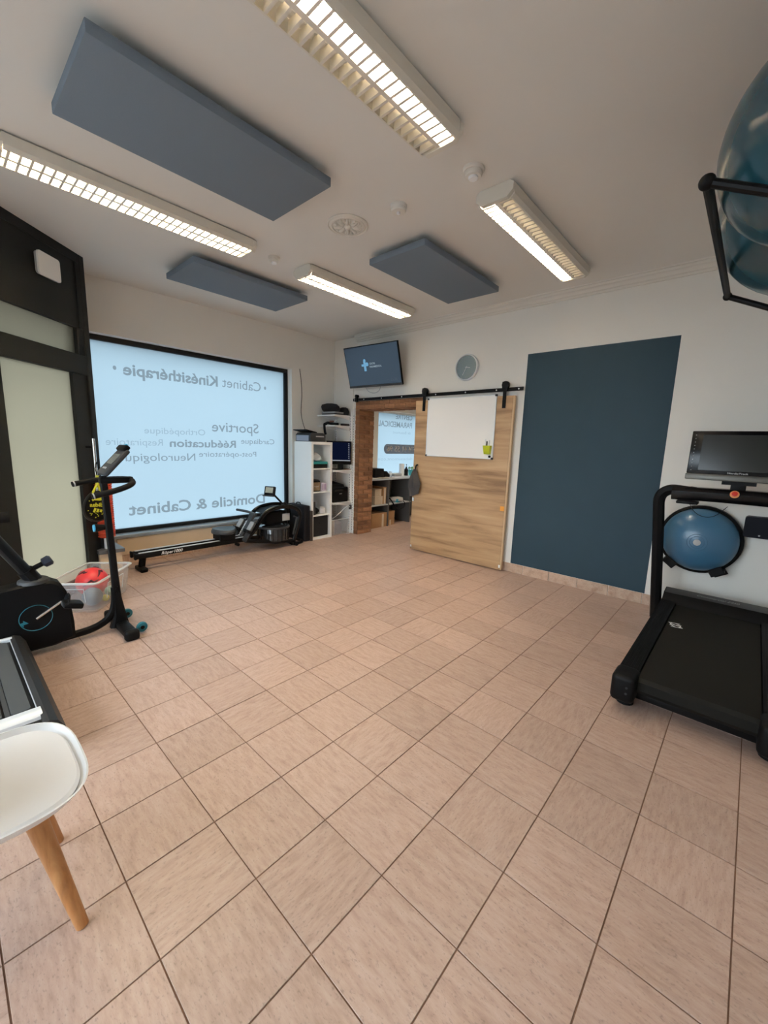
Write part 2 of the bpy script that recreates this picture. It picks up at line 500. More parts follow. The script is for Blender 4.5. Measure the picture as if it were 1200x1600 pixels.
# left wall with the shop window
WY0, WY1, WZ0, WZ1 = 0.16, 2.792, 0.345, 2.50
bm = BM()
for a in ((0.02, WY0, -0.02, H), (WY1, YB, -0.02, H), (WY0, WY1, -0.02, WZ0), (WY0, WY1, WZ1, H)):
    box(bm, XA - 0.29, XA, a[0], a[1], a[2], a[3])
wall_left = struct('wall_left', bm, M_WALL)
obj('lower_cladding', B1(XA, XA + 0.012, 0.42, 2.79, 0.108, 0.30), M_CLAD, wall_left, label='beige boarding below the shop window')
# its continuation in the room behind
bm = BM()
V0, V1, VZ0, VZ1 = 4.69, 6.35, 0.86, 2.07
for a in ((YB, V0, -0.02, H), (V1, 7.2, -0.02, H), (V0, V1, -0.02, VZ0), (V0, V1, VZ1, H)):
    box(bm, XA - 0.29, XA, a[0], a[1], a[2], a[3])
struct('wall_left_office', bm, M_WALL, label='white wall of the office behind the sliding door')

# back wall with the passage
OX0, OX1, OZ = -3.855, -2.62, 1.975
bm = BM()
for a in ((XA - 0.29, OX0, -0.02, H), (OX1, 1.6, -0.02, H), (OX0, OX1, OZ, H)):
    box(bm, a[0], a[1], YB, YB + 0.31, a[2], a[3])
wall_back = struct('wall_back', bm, M_WALL)
obj('painted_rectangle', B1(-1.238, 0.135, YB - 0.0015, YB, 0.108, 2.475), M_NAVY, wall_back, label='dark navy blue painted rectangle')
struct('wall_right', B1(XR, XR + 0.2, -2.9, 3.7, -0.02, H), M_WALL)
# street side behind the camera: a second, clear shop window
SX0, SX1, SZ0, SZ1 = -3.0, 0.3, 0.40, 2.55
bm = BM()
for a in ((-3.6, SX0, -0.02, H), (SX1, 1.5, -0.02, H), (SX0, SX1, -0.02, SZ0), (SX0, SX1, SZ1, H)):
    box(bm, a[0], a[1], YR - 0.2, YR, a[2], a[3])
struct('wall_front', bm, M_WALL)
win3 = sempty('window_3', (-1.35, YR - 0.1, SZ0), 'clear shop window behind the viewer')
for nm, a in (('frame_rail', (SX0, SX1, SZ1 - 0.05, SZ1)), ('frame_rail', (SX0, SX1, SZ0, SZ0 + 0.05)), ('frame_stile', (SX0, SX0 + 0.05, SZ0 + 0.05, SZ1 - 0.05)), ('frame_stile', (SX1 - 0.05, SX1, SZ0 + 0.05, SZ1 - 0.05))):
    obj(nm, B1(a[0], a[1], YR - 0.13, YR - 0.07, a[2], a[3]), M_ALU, win3)
obj('pane', B1(SX0 + 0.05, SX1 - 0.05, YR - 0.102, YR - 0.098, SZ0 + 0.05, SZ1 - 0.05), M_CLEARGLASS, win3)
struct('wall_side', B1(-3.47, -3.27, -2.9, -0.66, -0.02, H), M_WALL)
struct('wall_office_far', B1(-4.8, -1.8, 7.2, 7.35, -0.02, H), M_WALL)
struct('wall_office_right', B1(-2.0, -1.85, YB + 0.3, 7.3, -0.02, H), M_WALL)
struct('wall_return', B1(XA - 0.29, -3.97, -0.03, 0.09, -0.02, H), M_DARK)

# brick surround of the passage
sur = sempty('trim_1', (-3.84, YB, 0), 'rough brick facing around the passage')
obj('mortar_bed', box(box(B1(-3.932, -3.846, YB - 0.006, YB - 0.0005, 0, 2.09), -3.846, -2.60, YB - 0.006, YB - 0.0005, 1.975, 2.09), -3.854, -3.846, YB - 0.006, YB + 0.311, 0, 1.975), M_MORTAR, sur)
obj('soffit_bed', B1(-3.846, -2.62, YB, YB + 0.311, 1.965, 1.974), M_MORTAR, sur)
def brick(x0, x1, y0, y1, z0, z1):
    j = 0.006
    cx, cy, cz = (x0 + x1) / 2, (y0 + y1) / 2, (z0 + z1) / 2
    o = bpy.data.objects.get('brick')
    if o is None:
        bmb = BM(); box(bmb, -0.5, 0.5, -0.5, 0.5, -0.5, 0.5, 0.06, 1)
        o = obj('brick', bmb, M_BRICK, sur, local=True)
    else:
        o = bpy.data.objects.new('brick', o.data); COL.objects.link(o); o.parent = sur
    o.location = Vector((cx, cy, cz)) - Vector((-3.84, YB, 0))
    o.scale = (max(x1 - x0, 0.004), max(y1 - y0, 0.004), max(z1 - z0, 0.004))
    o.rotation_euler = (0, 0, random.uniform(-0.02, 0.02))
CH = 0.0725
for c in range(27):
    z0 = c * CH + 0.004; z1 = z0 + CH - 0.012
    ys = [YB - 0.012, YB + 0.10, YB + 0.31] if c % 2 else [YB - 0.012, YB + 0.205, YB + 0.31]
    for a, b in zip(ys, ys[1:]):
        p = random.uniform(0, 0.007)
        brick(-3.85, -3.838 + p, a + 0.004, b - 0.006, z0, z1)
    p = random.uniform(0, 0.005)
    brick(-3.93, -3.852, YB - 0.012 - p, YB - 0.001, z0, z1)
x = -3.93
for c in range(2):
    z0 = 1.972 + c * 0.058
    x = -3.93 - 0.1 * c
    while x < -2.62:
        p = random.uniform(0, 0.005)
        brick(max(x, -3.93) + 0.004, min(x + 0.2, -2.61) - 0.004, YB - 0.013 - p, YB - 0.001, z0, z0 + 0.052)
        x += 0.2
x = -3.84
while x < -2.65:
    for a, b in ((YB - 0.01, YB + 0.15), (YB + 0.15, YB + 0.31)):
        brick(x + 0.004, x + 0.066, a + 0.004, b - 0.004, 1.958 + random.uniform(0, 0.004), 1.967)
    x += 0.072

# tiled baseboards
def baseboard(name, spans, along, at, m=M_TILE):
    e = sempty(name, (spans[0], at, 0) if along == 'x' else (at, spans[0], 0), 'tile skirting along the wall')
    a = spans[0]
    first = True
    while a < spans[1] - 0.01:
        b = min(a + T, spans[1])
        g = 0.002
        if along == 'x': bm = B1(a + g, b - g, at - 0.009, at - 0.0002, 0.001, 0.106, 0.0015, 1)
        else: bm = B1(at + 0.0002, at + 0.009, a + g, b - g, 0.001, 0.106, 0.0015, 1)
        obj('skirting_tile', bm, M_SKIRT, e)
        a = b
M_SKIRT = tile_mat('skirting_tile', srgb(170, 136, 112), srgb(196, 166, 144), srgb(208, 184, 164))
baseboard('baseboard_back', (-2.58, XR), 'x', YB)
baseboard('baseboard_left', (0.42, 3.6), 'y', XA)

# ceiling cornice on the back wall
def cornice(name, x0, x1):
    pr = [(YB, H - 0.085), (YB - 0.012, H - 0.083), (YB - 0.016, H - 0.066), (YB - 0.03, H - 0.06), (YB - 0.04, H - 0.044), (YB - 0.05, H - 0.036), (YB - 0.068, H - 0.03), (YB - 0.075, H - 0.012), (YB - 0.092, H - 0.01), (YB - 0.095, H), (YB, H)]
    return struct(name, prism(BM(), pr, 'x', x0, x1), M_PLASTER, label='white moulded cornice at the ceiling')
cornice('trim_2', -3.93, XR)

# shop window: frame, frosted pane, sill, mirrored lettering
XW = XA - 0.135
win = sempty('window_1', (XW, 1.4, WZ0), 'large frosted shop window in a black frame')
fw = 0.055
for nm, a in (('frame_rail', (WY0, WY1, WZ1 - fw, WZ1)), ('frame_rail', (WY0, WY1, WZ0, WZ0 + 0.045)), ('frame_stile', (WY0, WY0 + fw, WZ0 + 0.045, WZ1 - fw)), ('frame_stile', (WY1 - fw, WY1, WZ0 + 0.045, WZ1 - fw))):
    obj(nm, B1(XW - 0.03, XW + 0.035, *a, bev=0.004), M_ALU, win)
obj('pane', B1(XW - 0.004, XW, WY0 + fw - 0.005, WY1 - fw + 0.005, WZ0 + 0.04, WZ1 - fw + 0.005), M_FROST, win)
obj('sill', B1(XW + 0.036, XA + 0.035, WY0 - 0.0, WY1, WZ0 - 0.028, WZ0 + 0.001, bev=0.003), M_LIGHTSTONE, win, label='grey stone window sill')
def on_plane_x(px, x):
    d = CAM_F + CAM_R * ((px[0] - 600) / F_PX) - CAM_U * ((px[1] - 800) / F_PX)
    return CAM_P + d * ((x - CAM_P.x) / d.x)
XT = XW + 0.004
def wtext(body, ys, ye, z, h, m=M_LETTER, bold=0.0, parent=None, x=XT):
    # read from outside: starts at +y and runs towards -y
    return text('lettering', body, (x, ys, z), (0, -1, 0), (0, 0, 1), ys - ye, h, m, parent or win, bold)
wtext('•', 2.445, 2.41, 2.128, 0.13)
wtext('Cabinet', 2.358, 1.789, 2.134, 0.124)
wtext('Kinésithérapie', 1.729, 0.642, 2.13, 0.124, bold=0.025)
wtext('•', 0.58, 0.545, 2.125, 0.13)
wtext('Sportive', 2.31, 1.629, 1.55, 0.13, bold=0.005)
wtext('Orthopédique', 1.537, 0.819, 1.492, 0.075, m=M_LETTERF)
wtext('Cardiaque', 2.57, 2.036, 1.398, 0.075)
wtext('Rééducation', 1.958, 1.092, 1.341, 0.095, bold=0.02)
wtext('Respiratoire', 1.014, 0.423, 1.350, 0.08, m=M_LETTERF)
wtext('Post-opératoire', 2.267, 1.445, 1.217, 0.072)
wtext('Neurologique', 1.395, 0.525, 1.168, 0.094)
wtext('Domicile & Cabinet', 2.396, 0.60, 0.537, 0.134, bold=0.02)

# office window beyond the passage
win2 = sempty('window_2', (XW, 5.5, VZ0), 'frosted office window seen through the passage')
for nm, a in (('frame_rail', (V0, V1, VZ1 - 0.03, VZ1)), ('frame_rail', (V0, V1, VZ0, VZ0 + 0.03)), ('frame_stile', (V0, V0 + 0.03, VZ0 + 0.03, VZ1 - 0.03)), ('frame_stile', (V1 - 0.03, V1, VZ0 + 0.03, VZ1 - 0.03))):
    obj(nm, B1(XW - 0.03, XW + 0.02, *a), M_WLAM, win2)
obj('pane', B1(XW - 0.004, XW, V0 + 0.025, V1 - 0.025, VZ0 + 0.025, VZ1 - 0.025), M_FROST, win2)
wtext('CENTRE', 5.851, 5.324, 1.952, 0.095, bold=0.02, parent=win2)
wtext('PARAMEDICAL', 5.845, 4.821, 1.792, 0.104, bold=0.02, parent=win2)
wtext('de Beaumont', 5.81, 5.253, 1.665, 0.055, m=M_LETTERF, parent=win2)
pill = prism(BM(), rrect(5.005, 6.2, 1.27, 1.457, 0.092, 8), 'x', XT - 0.001, XT)
obj('phone_badge', pill, M_PILL, win2)
wtext('0474 41 55 96', 6.11, 5.09, 1.318, 0.10, m=M_NUM, bold=0.02, parent=win2, x=XT + 0.003)
wtext('debeaumont.com', 5.908, 4.805, 1.14, 0.06, m=M_LETTERF, parent=win2)

# glazed entrance set diagonally across the corner
door = sempty('door_1', (-3.75, -0.06, 0), 'dark framed entrance with frosted panes across the corner')
MD = Matrix(((DR.x, DN.x, 0, P0.x), (DR.y, DN.y, 0, P0.y), (0, 0, 1, 0), (0, 0, 0, 1)))
def dbox(s0, s1, n0, n1, z0, z1, bev=0.003):
    bm = box(BM(), s0, s1, n0, n1, z0, z1, bev, 1)
    bm.transform(MD); return bm
obj('end_post', dbox(0.755, 0.815, -0.10, 0.0, 0, H), M_DARK, door)
obj('door_stile', dbox(0.575, 0.752, -0.075, -0.015, 0.01, 2.0), M_DARK, door)
obj('door_stile', dbox(-0.36, -0.135, -0.075, -0.005, 0.01, 2.0), M_DARK, door)
obj('door_rail', dbox(-0.135, 0.575, -0.075, -0.015, 0.01, 0.13), M_DARK, door)
obj('transom', dbox(-0.42, 0.752, -0.09, 0.0, 2.0, 2.17), M_DARK, door)
obj('transom_stile', dbox(0.67, 0.752, -0.08, -0.008, 2.17, 2.40), M_DARK, door)
obj('transom_stile', dbox(-0.42, -0.25, -0.08, -0.008, 2.17, 2.40), M_DARK, door)
obj('head_panel', dbox(-0.42, 0.752, -0.06, -0.012, 2.40, H), M_DARK, door)
obj('head_frame', dbox(-0.42, 0.752, -0.012, 0.0, 2.965, H), M_DARK, door)
obj('head_frame', dbox(0.70, 0.752, -0.012, 0.0, 2.40, 2.965), M_DARK, door)
obj('jamb', dbox(-0.42, -0.362, -0.1, 0.0, 0, 2.0), M_DARK, door)
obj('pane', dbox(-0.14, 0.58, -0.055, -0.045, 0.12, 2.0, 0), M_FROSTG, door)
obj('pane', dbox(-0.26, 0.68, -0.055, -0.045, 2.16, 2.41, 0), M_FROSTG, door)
struct('transom_shade_slab', dbox(-0.62, 0.95, -1.3, -0.11, 2.42, 2.55, 0), M_DARK, label='added dark slab outside, shading the upper entrance pane')  # unseen slab added outside to keep daylight off the upper pane
struct('wall_jamb', dbox(-0.62, -0.42, -0.12, 0.0, 0, H), M_WALL)
hb = BM()
def dp(s, n, z): return MD @ Vector((s, n, z))
cyl(hb, dp(0.665, 0.055, 0.93), dp(0.665, 0.055, 1.42), 0.015, n=14)
hd = obj('pull_handle', hb, M_CHROME, door, label='vertical chrome pull handle')
for z in (1.0, 1.34):
    obj('bracket', cyl(BM(), dp(0.665, -0.015, z), dp(0.665, 0.05, z), 0.011, n=10), M_BLK, hd)

# low plinth between entrance and window
plinth = thing('plinth', 'low beige plinth with dark stone slab beside entrance post', 'plinth', (-4.05, 0.3, 0))
pl = [(-3.85, 0.335), (-4.452, 0.335), (-4.452, 0.115), (-3.86, 0.115)]
pl_in = [(-3.88, 0.315), (-4.45, 0.315), (-4.45, 0.125), (-3.88, 0.125)]
obj('base', prism(BM(), pl_in, 'z', 0, 0.30), M_CLAD, plinth)
obj('stone_slab', prism(BM(), pl, 'z', 0.30, 0.335), M_STONE, plinth)

# ================================================================== ceiling fittings
def luminaire(cx, cy, label, lit):
    t = thing('ceiling_light', label, 'light', (cx, cy, H - 0.095), group='louvred fluorescent ceiling lights')
    L = 1.53; y0, y1 = cy - L / 2, cy + L / 2; zb = H - 0.088
    def prof(g=0.0):
        return [(cx - 0.105 + g, zb), (cx - 0.122 + g, zb + 0.018), (cx - 0.122 + g, H - 0.014), (cx - 0.11 + g, H - 0.003), (cx + 0.11 - g, H - 0.003), (cx + 0.122 - g, H - 0.014), (cx + 0.122 - g, zb + 0.018), (cx + 0.105 - g, zb)]
    # housing: open channel
    out = prof(); inn = [(cx + 0.097, zb), (cx + 0.112, zb + 0.02), (cx + 0.112, H - 0.02), (cx - 0.112, H - 0.02), (cx - 0.112, zb + 0.02), (cx - 0.097, zb)]
    obj('housing', prism(BM(), out + inn, 'y', y0 + 0.03, y1 - 0.03), M_LUM, t)
    ecp = [(cx - 0.085, zb - 0.003), (cx - 0.125, zb + 0.03), (cx - 0.125, H - 0.02), (cx - 0.1, H - 0.002), (cx + 0.1, H - 0.002), (cx + 0.125, H - 0.02), (cx + 0.125, zb + 0.03), (cx + 0.085, zb - 0.003)]
    obj('end_cap', prism(BM(), ecp, 'y', y0, y0 + 0.03), M_LUM, t)
    obj('end_cap', prism(BM(), ecp, 'y', y1 - 0.03, y1), M_LUM, t)
    sp = obj('spine', prism(BM(), [(cx - 0.011, zb + 0.002), (cx + 0.011, zb + 0.002), (cx + 0.022, zb + 0.05), (cx - 0.022, zb + 0.05)], 'y', y0 + 0.03, y1 - 0.03), M_LOUVRE, t)
    n = 29
    sl = None
    for k in range(n):
        y = y0 + 0.03 + (L - 0.06) * (k + 0.5) / n
        if sl is None:
            bm = BM()
            for s in (-1, 1):
                prism(bm, [(-0.0065, 0.0), (0.0065, 0.0), (0.002, 0.046), (-0.002, 0.046)], 'x', s * 0.012, s * 0.1)
            sl = obj('slat', bm, M_LOUVRE, t, local=True); so = sl
        else:
            so = bpy.data.objects.new('slat', sl.data); COL.objects.link(so); so.parent = t
        so.location = (0, y - cy, zb + 0.002 - (H - 0.095))
    for s, on in zip((-1, 1), lit):
        bm = cyl(BM(), (cx + s * 0.055, y0 + 0.035, H - 0.0335), (cx + s * 0.055, y1 - 0.035, H - 0.0335), 0.012, n=10)
        obj('fluorescent_tube', bm, (M_TUBEY if 'yellow' in label else M_TUBE) if on else M_TUBEOFF, t)
    return t
luminaire(-0.65, 0.27, 'louvred ceiling light at the top of the picture, nearest the camera', (0, 1))
luminaire(-2.555, 0.27, 'yellow-glowing louvred ceiling light nearest the dark entrance', (1, 1))
luminaire(-2.555, 2.33, 'louvred ceiling light in front of the wall television', (1, 1))
luminaire(-0.65, 2.36, 'louvred ceiling light above the navy painted rectangle', (1, 0))
luminaire(-3.1, 5.2, 'added louvred light brightening the office, unseen above the passage', (1, 1))  # extra lamp, out of view, added to brighten the office

def felt_panel(x0, x1, y0, y1, label):
    z0 = 2.945
    t = thing('acoustic_panel', label, 'panel', ((x0 + x1) / 2, (y0 + y1) / 2, z0), group='blue-grey acoustic ceiling panels')
    obj('felt_board', B1(x0, x1, y0, y1, z0, z0 + 0.05, bev=0.004), M_PANEL, t)
    for fx in (0.2, 0.8):
        for fy in (0.15, 0.85):
            x = x0 + (x1 - x0) * fx; y = y0 + (y1 - y0) * fy
            obj('spacer', cyl(BM(), (x, y, z0 + 0.05), (x, y, H - 0.001), 0.02, n=12), M_GREY, t)
felt_panel(-1.925, -1.318, -0.342, 0.86, 'large blue-grey acoustic panel hung nearest the camera')
felt_panel(-3.637, -3.03, 0.79, 1.995, 'blue-grey acoustic panel above the shop window side')
felt_panel(-1.885, -1.303, 1.767, 2.968, 'blue-grey acoustic panel between the television light and the navy wall')

def detector(x, y, prof, label, group=None):
    t = thing('smoke_detector', label, 'detector', (x, y, H - 0.05), group=group)
    z = H
    obj('base', lathe(BM(), [(prof[0], 0), (prof[0], -0.012), (prof[0] * 0.93, -0.018)], (x, y, z), 28), M_PLASTER, t)
    obj('head', lathe(BM(), [(prof[1], -0.018), (prof[1], -0.034), (prof[1] * 0.9, -0.042)], (x, y, z), 28), M_PLASTER, t)
    obj('sensor', lathe(BM(), [(prof[2], -0.042), (prof[2], -0.05), (prof[2] * 0.8, -0.055)], (x, y, z), 20), M_WHITE, t)
detector(-0.674, 1.385, (0.062, 0.05, 0.028), 'stepped white detector between the two right ceiling lights')
detector(-1.247, 1.391, (0.056, 0.052, 0.012), 'flat white smoke detector right of the plaster rosette')
detector(-2.607, 1.307, (0.05, 0.038, 0.024), 'small white detector between the two left ceiling lights')

ros = thing('ceiling_rosette', 'white plaster ceiling rosette with leaf relief', 'rosette', (-1.7, 1.345, H - 0.03))
rc = (-1.7, 1.345)
obj('disc', lathe(BM(), [(0.15, 0), (0.152, -0.006), (0.145, -0.012), (0.138, -0.006), (0.13, -0.008), (0.125, -0.016), (0.116, -0.017), (0.112, -0.008), (0.0, -0.010)], (rc[0], rc[1], H), 40), M_PLASTER, ros)
for k in range(8):
    a = k * math.pi / 4
    bm = BM(); sphere(bm, (0.066, 0, 0), 1, 10, 8, (0.036, 0.014, 0.022)); sphere(bm, (0.088, 0.02, 0), 1, 8, 6, (0.016, 0.010, 0.018)); sphere(bm, (0.088, -0.02, 0), 1, 8, 6, (0.016, 0.010, 0.018))
    bm.transform(Matrix.Translation((rc[0], rc[1], H - 0.010)) @ Matrix.Rotation(a, 4, 'Z'))
    obj('leaf', bm, M_PLASTER, ros)
obj('boss', sphere(BM(), (rc[0], rc[1], H - 0.012), 0.026, 16, 10, (1, 1, 0.7)), M_PLASTER, ros)

# ================================================================== back wall
# sliding barn door on its rail
sd = thing('sliding_door', 'oak-look sliding barn door carrying the whiteboard', 'door', (-2.0, 3.55, 0))
obj('door_panel', B1(-2.70, -1.335, 3.537, 3.572, 0.012, 2.035), M_OAK, sd)
obj('edge_strip', B1(-1.334, -1.312, 3.537, 3.572, 0.012, 2.035, bev=0.003), mat('oak_edge', srgb(206, 176, 138), 0.5), sd)
for x in (-2.565, -1.438):
    hg = obj('hanger_strap', B1(x - 0.02, x + 0.02, 3.528, 3.536, 1.90, 2.15), M_BLKM, sd)
    obj('roller', cyl(BM(), (x, 3.527, 2.155), (x, 3.565, 2.155), 0.042, n=20), M_BLKM, hg)
    obj('strap_head', B1(x - 0.034, x + 0.034, 3.52, 3.529, 2.10, 2.19, bev=0.004), M_BLKM, hg)
    for z in (1.93, 2.0):
        obj('bolt', cyl(BM(), (x, 3.521, z), (x, 3.528, z), 0.009, n=8), M_BLK, hg)
obj('bumper', B1(-1.35, -1.328, 3.528, 3.5365, 0.04, 0.075, bev=0.003), M_WHITE, sd)
obj('bumper', B1(-2.694, -2.665, 3.528, 3.5365, 0.69, 0.74, bev=0.003), M_WHITE, sd)
obj('bumper', B1(-2.694, -2.672, 3.528, 3.5365, 0.04, 0.07, bev=0.003), M_WHITE, sd)
obj('sticky_note', B1(-1.385, -1.335, 3.534, 3.5368, 0.725, 0.78), mat('sticky_orange', srgb(236, 164, 70), 0.8), sd, label='small orange sticky note')
hk = obj('door_handle', tube(BM(), smooth_pts([(-2.625, 3.535, 1.19), (-2.625, 3.49, 1.19), (-2.625, 3.485, 1.05), (-2.625, 3.535, 1.05)], 2), 0.009, 8), M_BLKM, sd, label='black door pull')
rail = thing('door_rail', 'black steel rail with hangers above the passage', 'rail', (-2.6, 3.58, 2.09))
obj('flat_bar', B1(-3.955, -1.238, 3.566, 3.574, 2.088, 2.128), M_BLKM, rail)
for x in (-3.92, -3.72, -3.36, -2.98, -2.41, -1.97, -1.56, -1.29):
    obj('spacer', cyl(BM(), (x, 3.575, 2.108), (x, YB, 2.108), 0.012, n=10), M_BLKM, rail)
    obj('screw', cyl(BM(), (x, 3.562, 2.108), (x, 3.566, 2.108), 0.0085, n=10), M_WHITE, rail)
obj('end_stop', B1(-3.90, -3.85, 3.55, 3.58, 2.075, 2.15, bev=0.006), M_BLKM, rail)
bm = cyl(BM(), (-3.895, YB - 0.05, 2.165), (-3.895, YB, 2.165), 0.022, n=16)
tag(obj('door_bumper', bm, M_BLK), 'round black wall stop above the left end of the rail', 'bumper')

# towel hanging from the door pull
tw = BM(); random.seed(3)
rings = []
for k in range(11):
    f = k / 10; z = 1.135 - 0.345 * f
    w = 0.012 + 0.085 * min(1, f * 1.7) * (1 - 0.35 * max(0, f - 0.6) / 0.4); d = 0.014 + 0.032 * math.sin(math.pi * min(1, f * 1.1 + 0.1))
    off = -0.03 * f * (1 - f) * 2
    rings.append([(-2.625 + off + w * math.cos(t) * (1 + 0.22 * math.sin(3 * t + k * 0.2)), 3.475 - 0.0 + d * math.sin(t) * (1 + 0.3 * math.sin(5 * t)), z + 0.03 * math.cos(t - 0.6) * f) for t in [2 * math.pi * i / 24 for i in range(24)]])
loft(tw, rings)
M_TOWEL = mat('towel_grey', srgb(66, 64, 64), 0.95, noise=0.15, scale=80, bump=0.5)
tag(obj('towel', tw, M_TOWEL), 'dark grey towel hanging from the sliding door pull', 'towel')

# whiteboard
wb = thing('whiteboard', 'white enamel whiteboard hung on the sliding door', 'whiteboard', (-2.0, 3.53, 1.318))
obj('board', B1(-2.482, -1.535, 3.522, 3.534, 1.326, 2.046), M_WB, wb)
for a in ((-2.492, -2.482, 1.318, 2.054), (-1.535, -1.525, 1.318, 2.054), (-2.482, -1.535, 1.318, 1.327), (-2.482, -1.535, 2.045, 2.054)):
    obj('frame_strip', B1(a[0], a[1], 3.516, 3.5355, a[2], a[3], bev=0.002), M_SILVER, wb)
for x in (-2.484, -1.533):
    for z in (1.326, 2.046):
        obj('corner_cap', B1(x - 0.012, x + 0.012, 3.513, 3.536, z - 0.012, z + 0.012, bev=0.004), M_GREY, wb)
ph = thing('pen_holder', 'lime green magnetic pen cup on the whiteboard', 'pen holder', (-1.585, 3.49, 1.375))
M_LIME = mat('lime_plastic', srgb(190, 200, 30), 0.4)
cup = BM()
loft(cup, [[(-1.585 + s * w, 3.518 - d if q else 3.518, z) for s, q in ((-1, 0), (-1, 1), (1, 1), (1, 0))] for z, w, d in ((1.375, 0.034, 0.04), (1.475, 0.045, 0.055))])
obj('cup', cup, M_LIME, ph)
for x, c, h in ((-1.612, M_WHITE, 0.07), (-1.59, M_BLK, 0.05), (-1.567, M_WHITE, 0.06)):
    pn = tag(obj('marker_pen', cyl(BM(), (x, 3.49, 1.42), (x - 0.003, 3.492, 1.475 + h), 0.0065, n=10), c), {-1.612: 'white capped marker at the left of the lime pen cup', -1.59: 'black marker in the middle of the lime pen cup', -1.567: 'white marker at the right of the lime pen cup'}[x], 'marker')
tag(obj('magnet', cyl(BM(), (-1.562, 3.51, 1.348), (-1.562, 3.5225, 1.348), 0.014, n=16), M_BLK), 'round black magnet in the lower right whiteboard corner', 'magnet')

# clock
ck = thing('wall_clock', 'round silver-rimmed wall clock with blue-grey face', 'clock', (-1.99, 3.6, 2.25))
cc = (-1.99, 3.613, 2.405)
obj('case', lathe(BM(), [(0.15, 0), (0.156, 0.012), (0.156, 0.034), (0.15, 0.04), (0.141, 0.04), (0.139, 0.03), (0.1385, 0.013)], cc, 48, (0, -1, 0)), M_SILVER, ck)
obj('dial', cyl(BM(), (cc[0], cc[1] - 0.012, cc[2]), (cc[0], cc[1] - 0.026, cc[2]), 0.138, n=48), mat('clock_face', srgb(128, 146, 152), 0.35), ck)
def hand(ang, L, w):
    bm = B1(-w, w, cc[1] - 0.032, cc[1] - 0.029, -0.015, L)
    bm.transform(Matrix.Translation((cc[0], 0, cc[2])) @ Matrix.Rotation(ang, 4, 'Y')); return bm
obj('hour_hand', hand(math.radians(100), 0.055, 0.004), M_WHITE, ck)
obj('minute_hand', hand(math.radians(208), 0.10, 0.003), M_WHITE, ck)
for k in range(12):
    a = k * math.pi / 6
    bm = B1(-0.002, 0.002, cc[1] - 0.028, cc[1] - 0.0265, 0.118, 0.13); bm.transform(Matrix.Translation((cc[0], 0, cc[2])) @ Matrix.Rotation(a, 4, 'Y'))
    obj('hour_mark', bm, M_LGREY, ck)

# television on a tilting bracket
tvc = Vector((-3.3636, 3.3562, 2.5202)); tyaw, ttil, tw_, th_ = 0.0842, 0.2942, 0.95, 0.556
rx = Vector((math.cos(tyaw), math.sin(tyaw), 0)); up = Vector((math.sin(ttil) * math.sin(tyaw), -math.sin(ttil) * math.cos(tyaw), math.cos(ttil))); nz = rx.cross(up)
MT = Matrix(((rx.x, up.x, nz.x, tvc.x), (rx.y, up.y, nz.y, tvc.y), (rx.z, up.z, nz.z, tvc.z), (0, 0, 0, 1)))
def tb(*a, **k):
    bm = B1(*a, **k); bm.transform(MT); return bm
tv = thing('television', 'wall television tilted down, showing a blue logo screen', 'television', (tvc.x, YB - 0.1, 2.24))
obj('casing', tb(-tw_ / 2, tw_ / 2, -th_ / 2, th_ / 2, -0.03, 0.0, bev=0.004), M_BLK, tv)
M_SCREEN = bpy.data.materials.new('tv_screen'); M_SCREEN.use_nodes = True
_nt = M_SCREEN.node_tree; _b = _nt.nodes['Principled BSDF']
_b.inputs['Base Color'].default_value = (0.012, 0.016, 0.024, 1); _b.inputs['Roughness'].default_value = 0.12
_b.inputs['Emission Color'].default_value = srgb(56, 70, 86); _b.inputs['Emission Strength'].default_value = 0.22
scr = obj('screen', tb(-tw_ / 2 + 0.012, tw_ / 2 - 0.012, -th_ / 2 + 0.028, th_ / 2 - 0.012, 0.0, 0.0015), M_SCREEN, tv)
obj('chin', tb(-tw_ / 2, tw_ / 2, -th_ / 2 - 0.002, -th_ / 2 + 0.024, -0.02, 0.004, bev=0.002), M_GREY, tv)
M_LOGO = emat('logo_blue', srgb(120, 176, 214), 0.30); M_LOGOW = emat('logo_white', srgb(176, 196, 208), 0.25); M_LOGOD = emat('logo_dim', srgb(110, 126, 138), 0.2)
def tpt(x, y, z=0.0025): return MT @ Vector((x, y, z))
lg = BM()
for a in ((-0.145, -0.105, -0.06, 0.075), (-0.185, -0.065, 0.005, 0.035)):
    box(lg, a[0], a[1], a[2], a[3], 0.0016, 0.0026)
lathe(lg, [(0.02, 0.0016), (0.02, 0.0026)], (-0.122, 0.082, 0), 14); lathe(lg, [(0.026, 0.0016), (0.026, 0.0026)], (-0.085, 0.03, 0), 14)
lg.transform(MT); obj('logo', lg, M_LOGO, scr)
text('screen_text', 'CENTRE', tpt(-0.04, 0.02), rx, up, 0.10, 0.025, M_LOGOW, scr, 0.01)
text('screen_text', 'PARAMEDICAL', tpt(-0.04, -0.02), rx, up, 0.21, 0.025, M_LOGOW, scr, 0.01)
text('screen_text', '15:35', tpt(0.30, -0.215), rx, up, 0.10, 0.032, M_LOGOD, scr)
text('screen_text', '•◂', tpt(0.225, -0.21), rx, up, 0.04, 0.02, M_LOGOD, scr)
text('maker_mark', 'LG', tpt(-0.01, -th_ / 2 + 0.006, 0.0045), rx, up, 0.018, 0.009, M_LOGOW, tv)
obj('wall_plate', B1(-3.52, -3.22, YB - 0.03, YB - 0.001, 2.42, 2.72), M_BLKM, tv)
obj('arm', tube(BM(), [(-3.37, YB - 0.03, 2.55), (-3.37, 3.41, 2.53)], 0.03, 8), M_BLKM, tv)
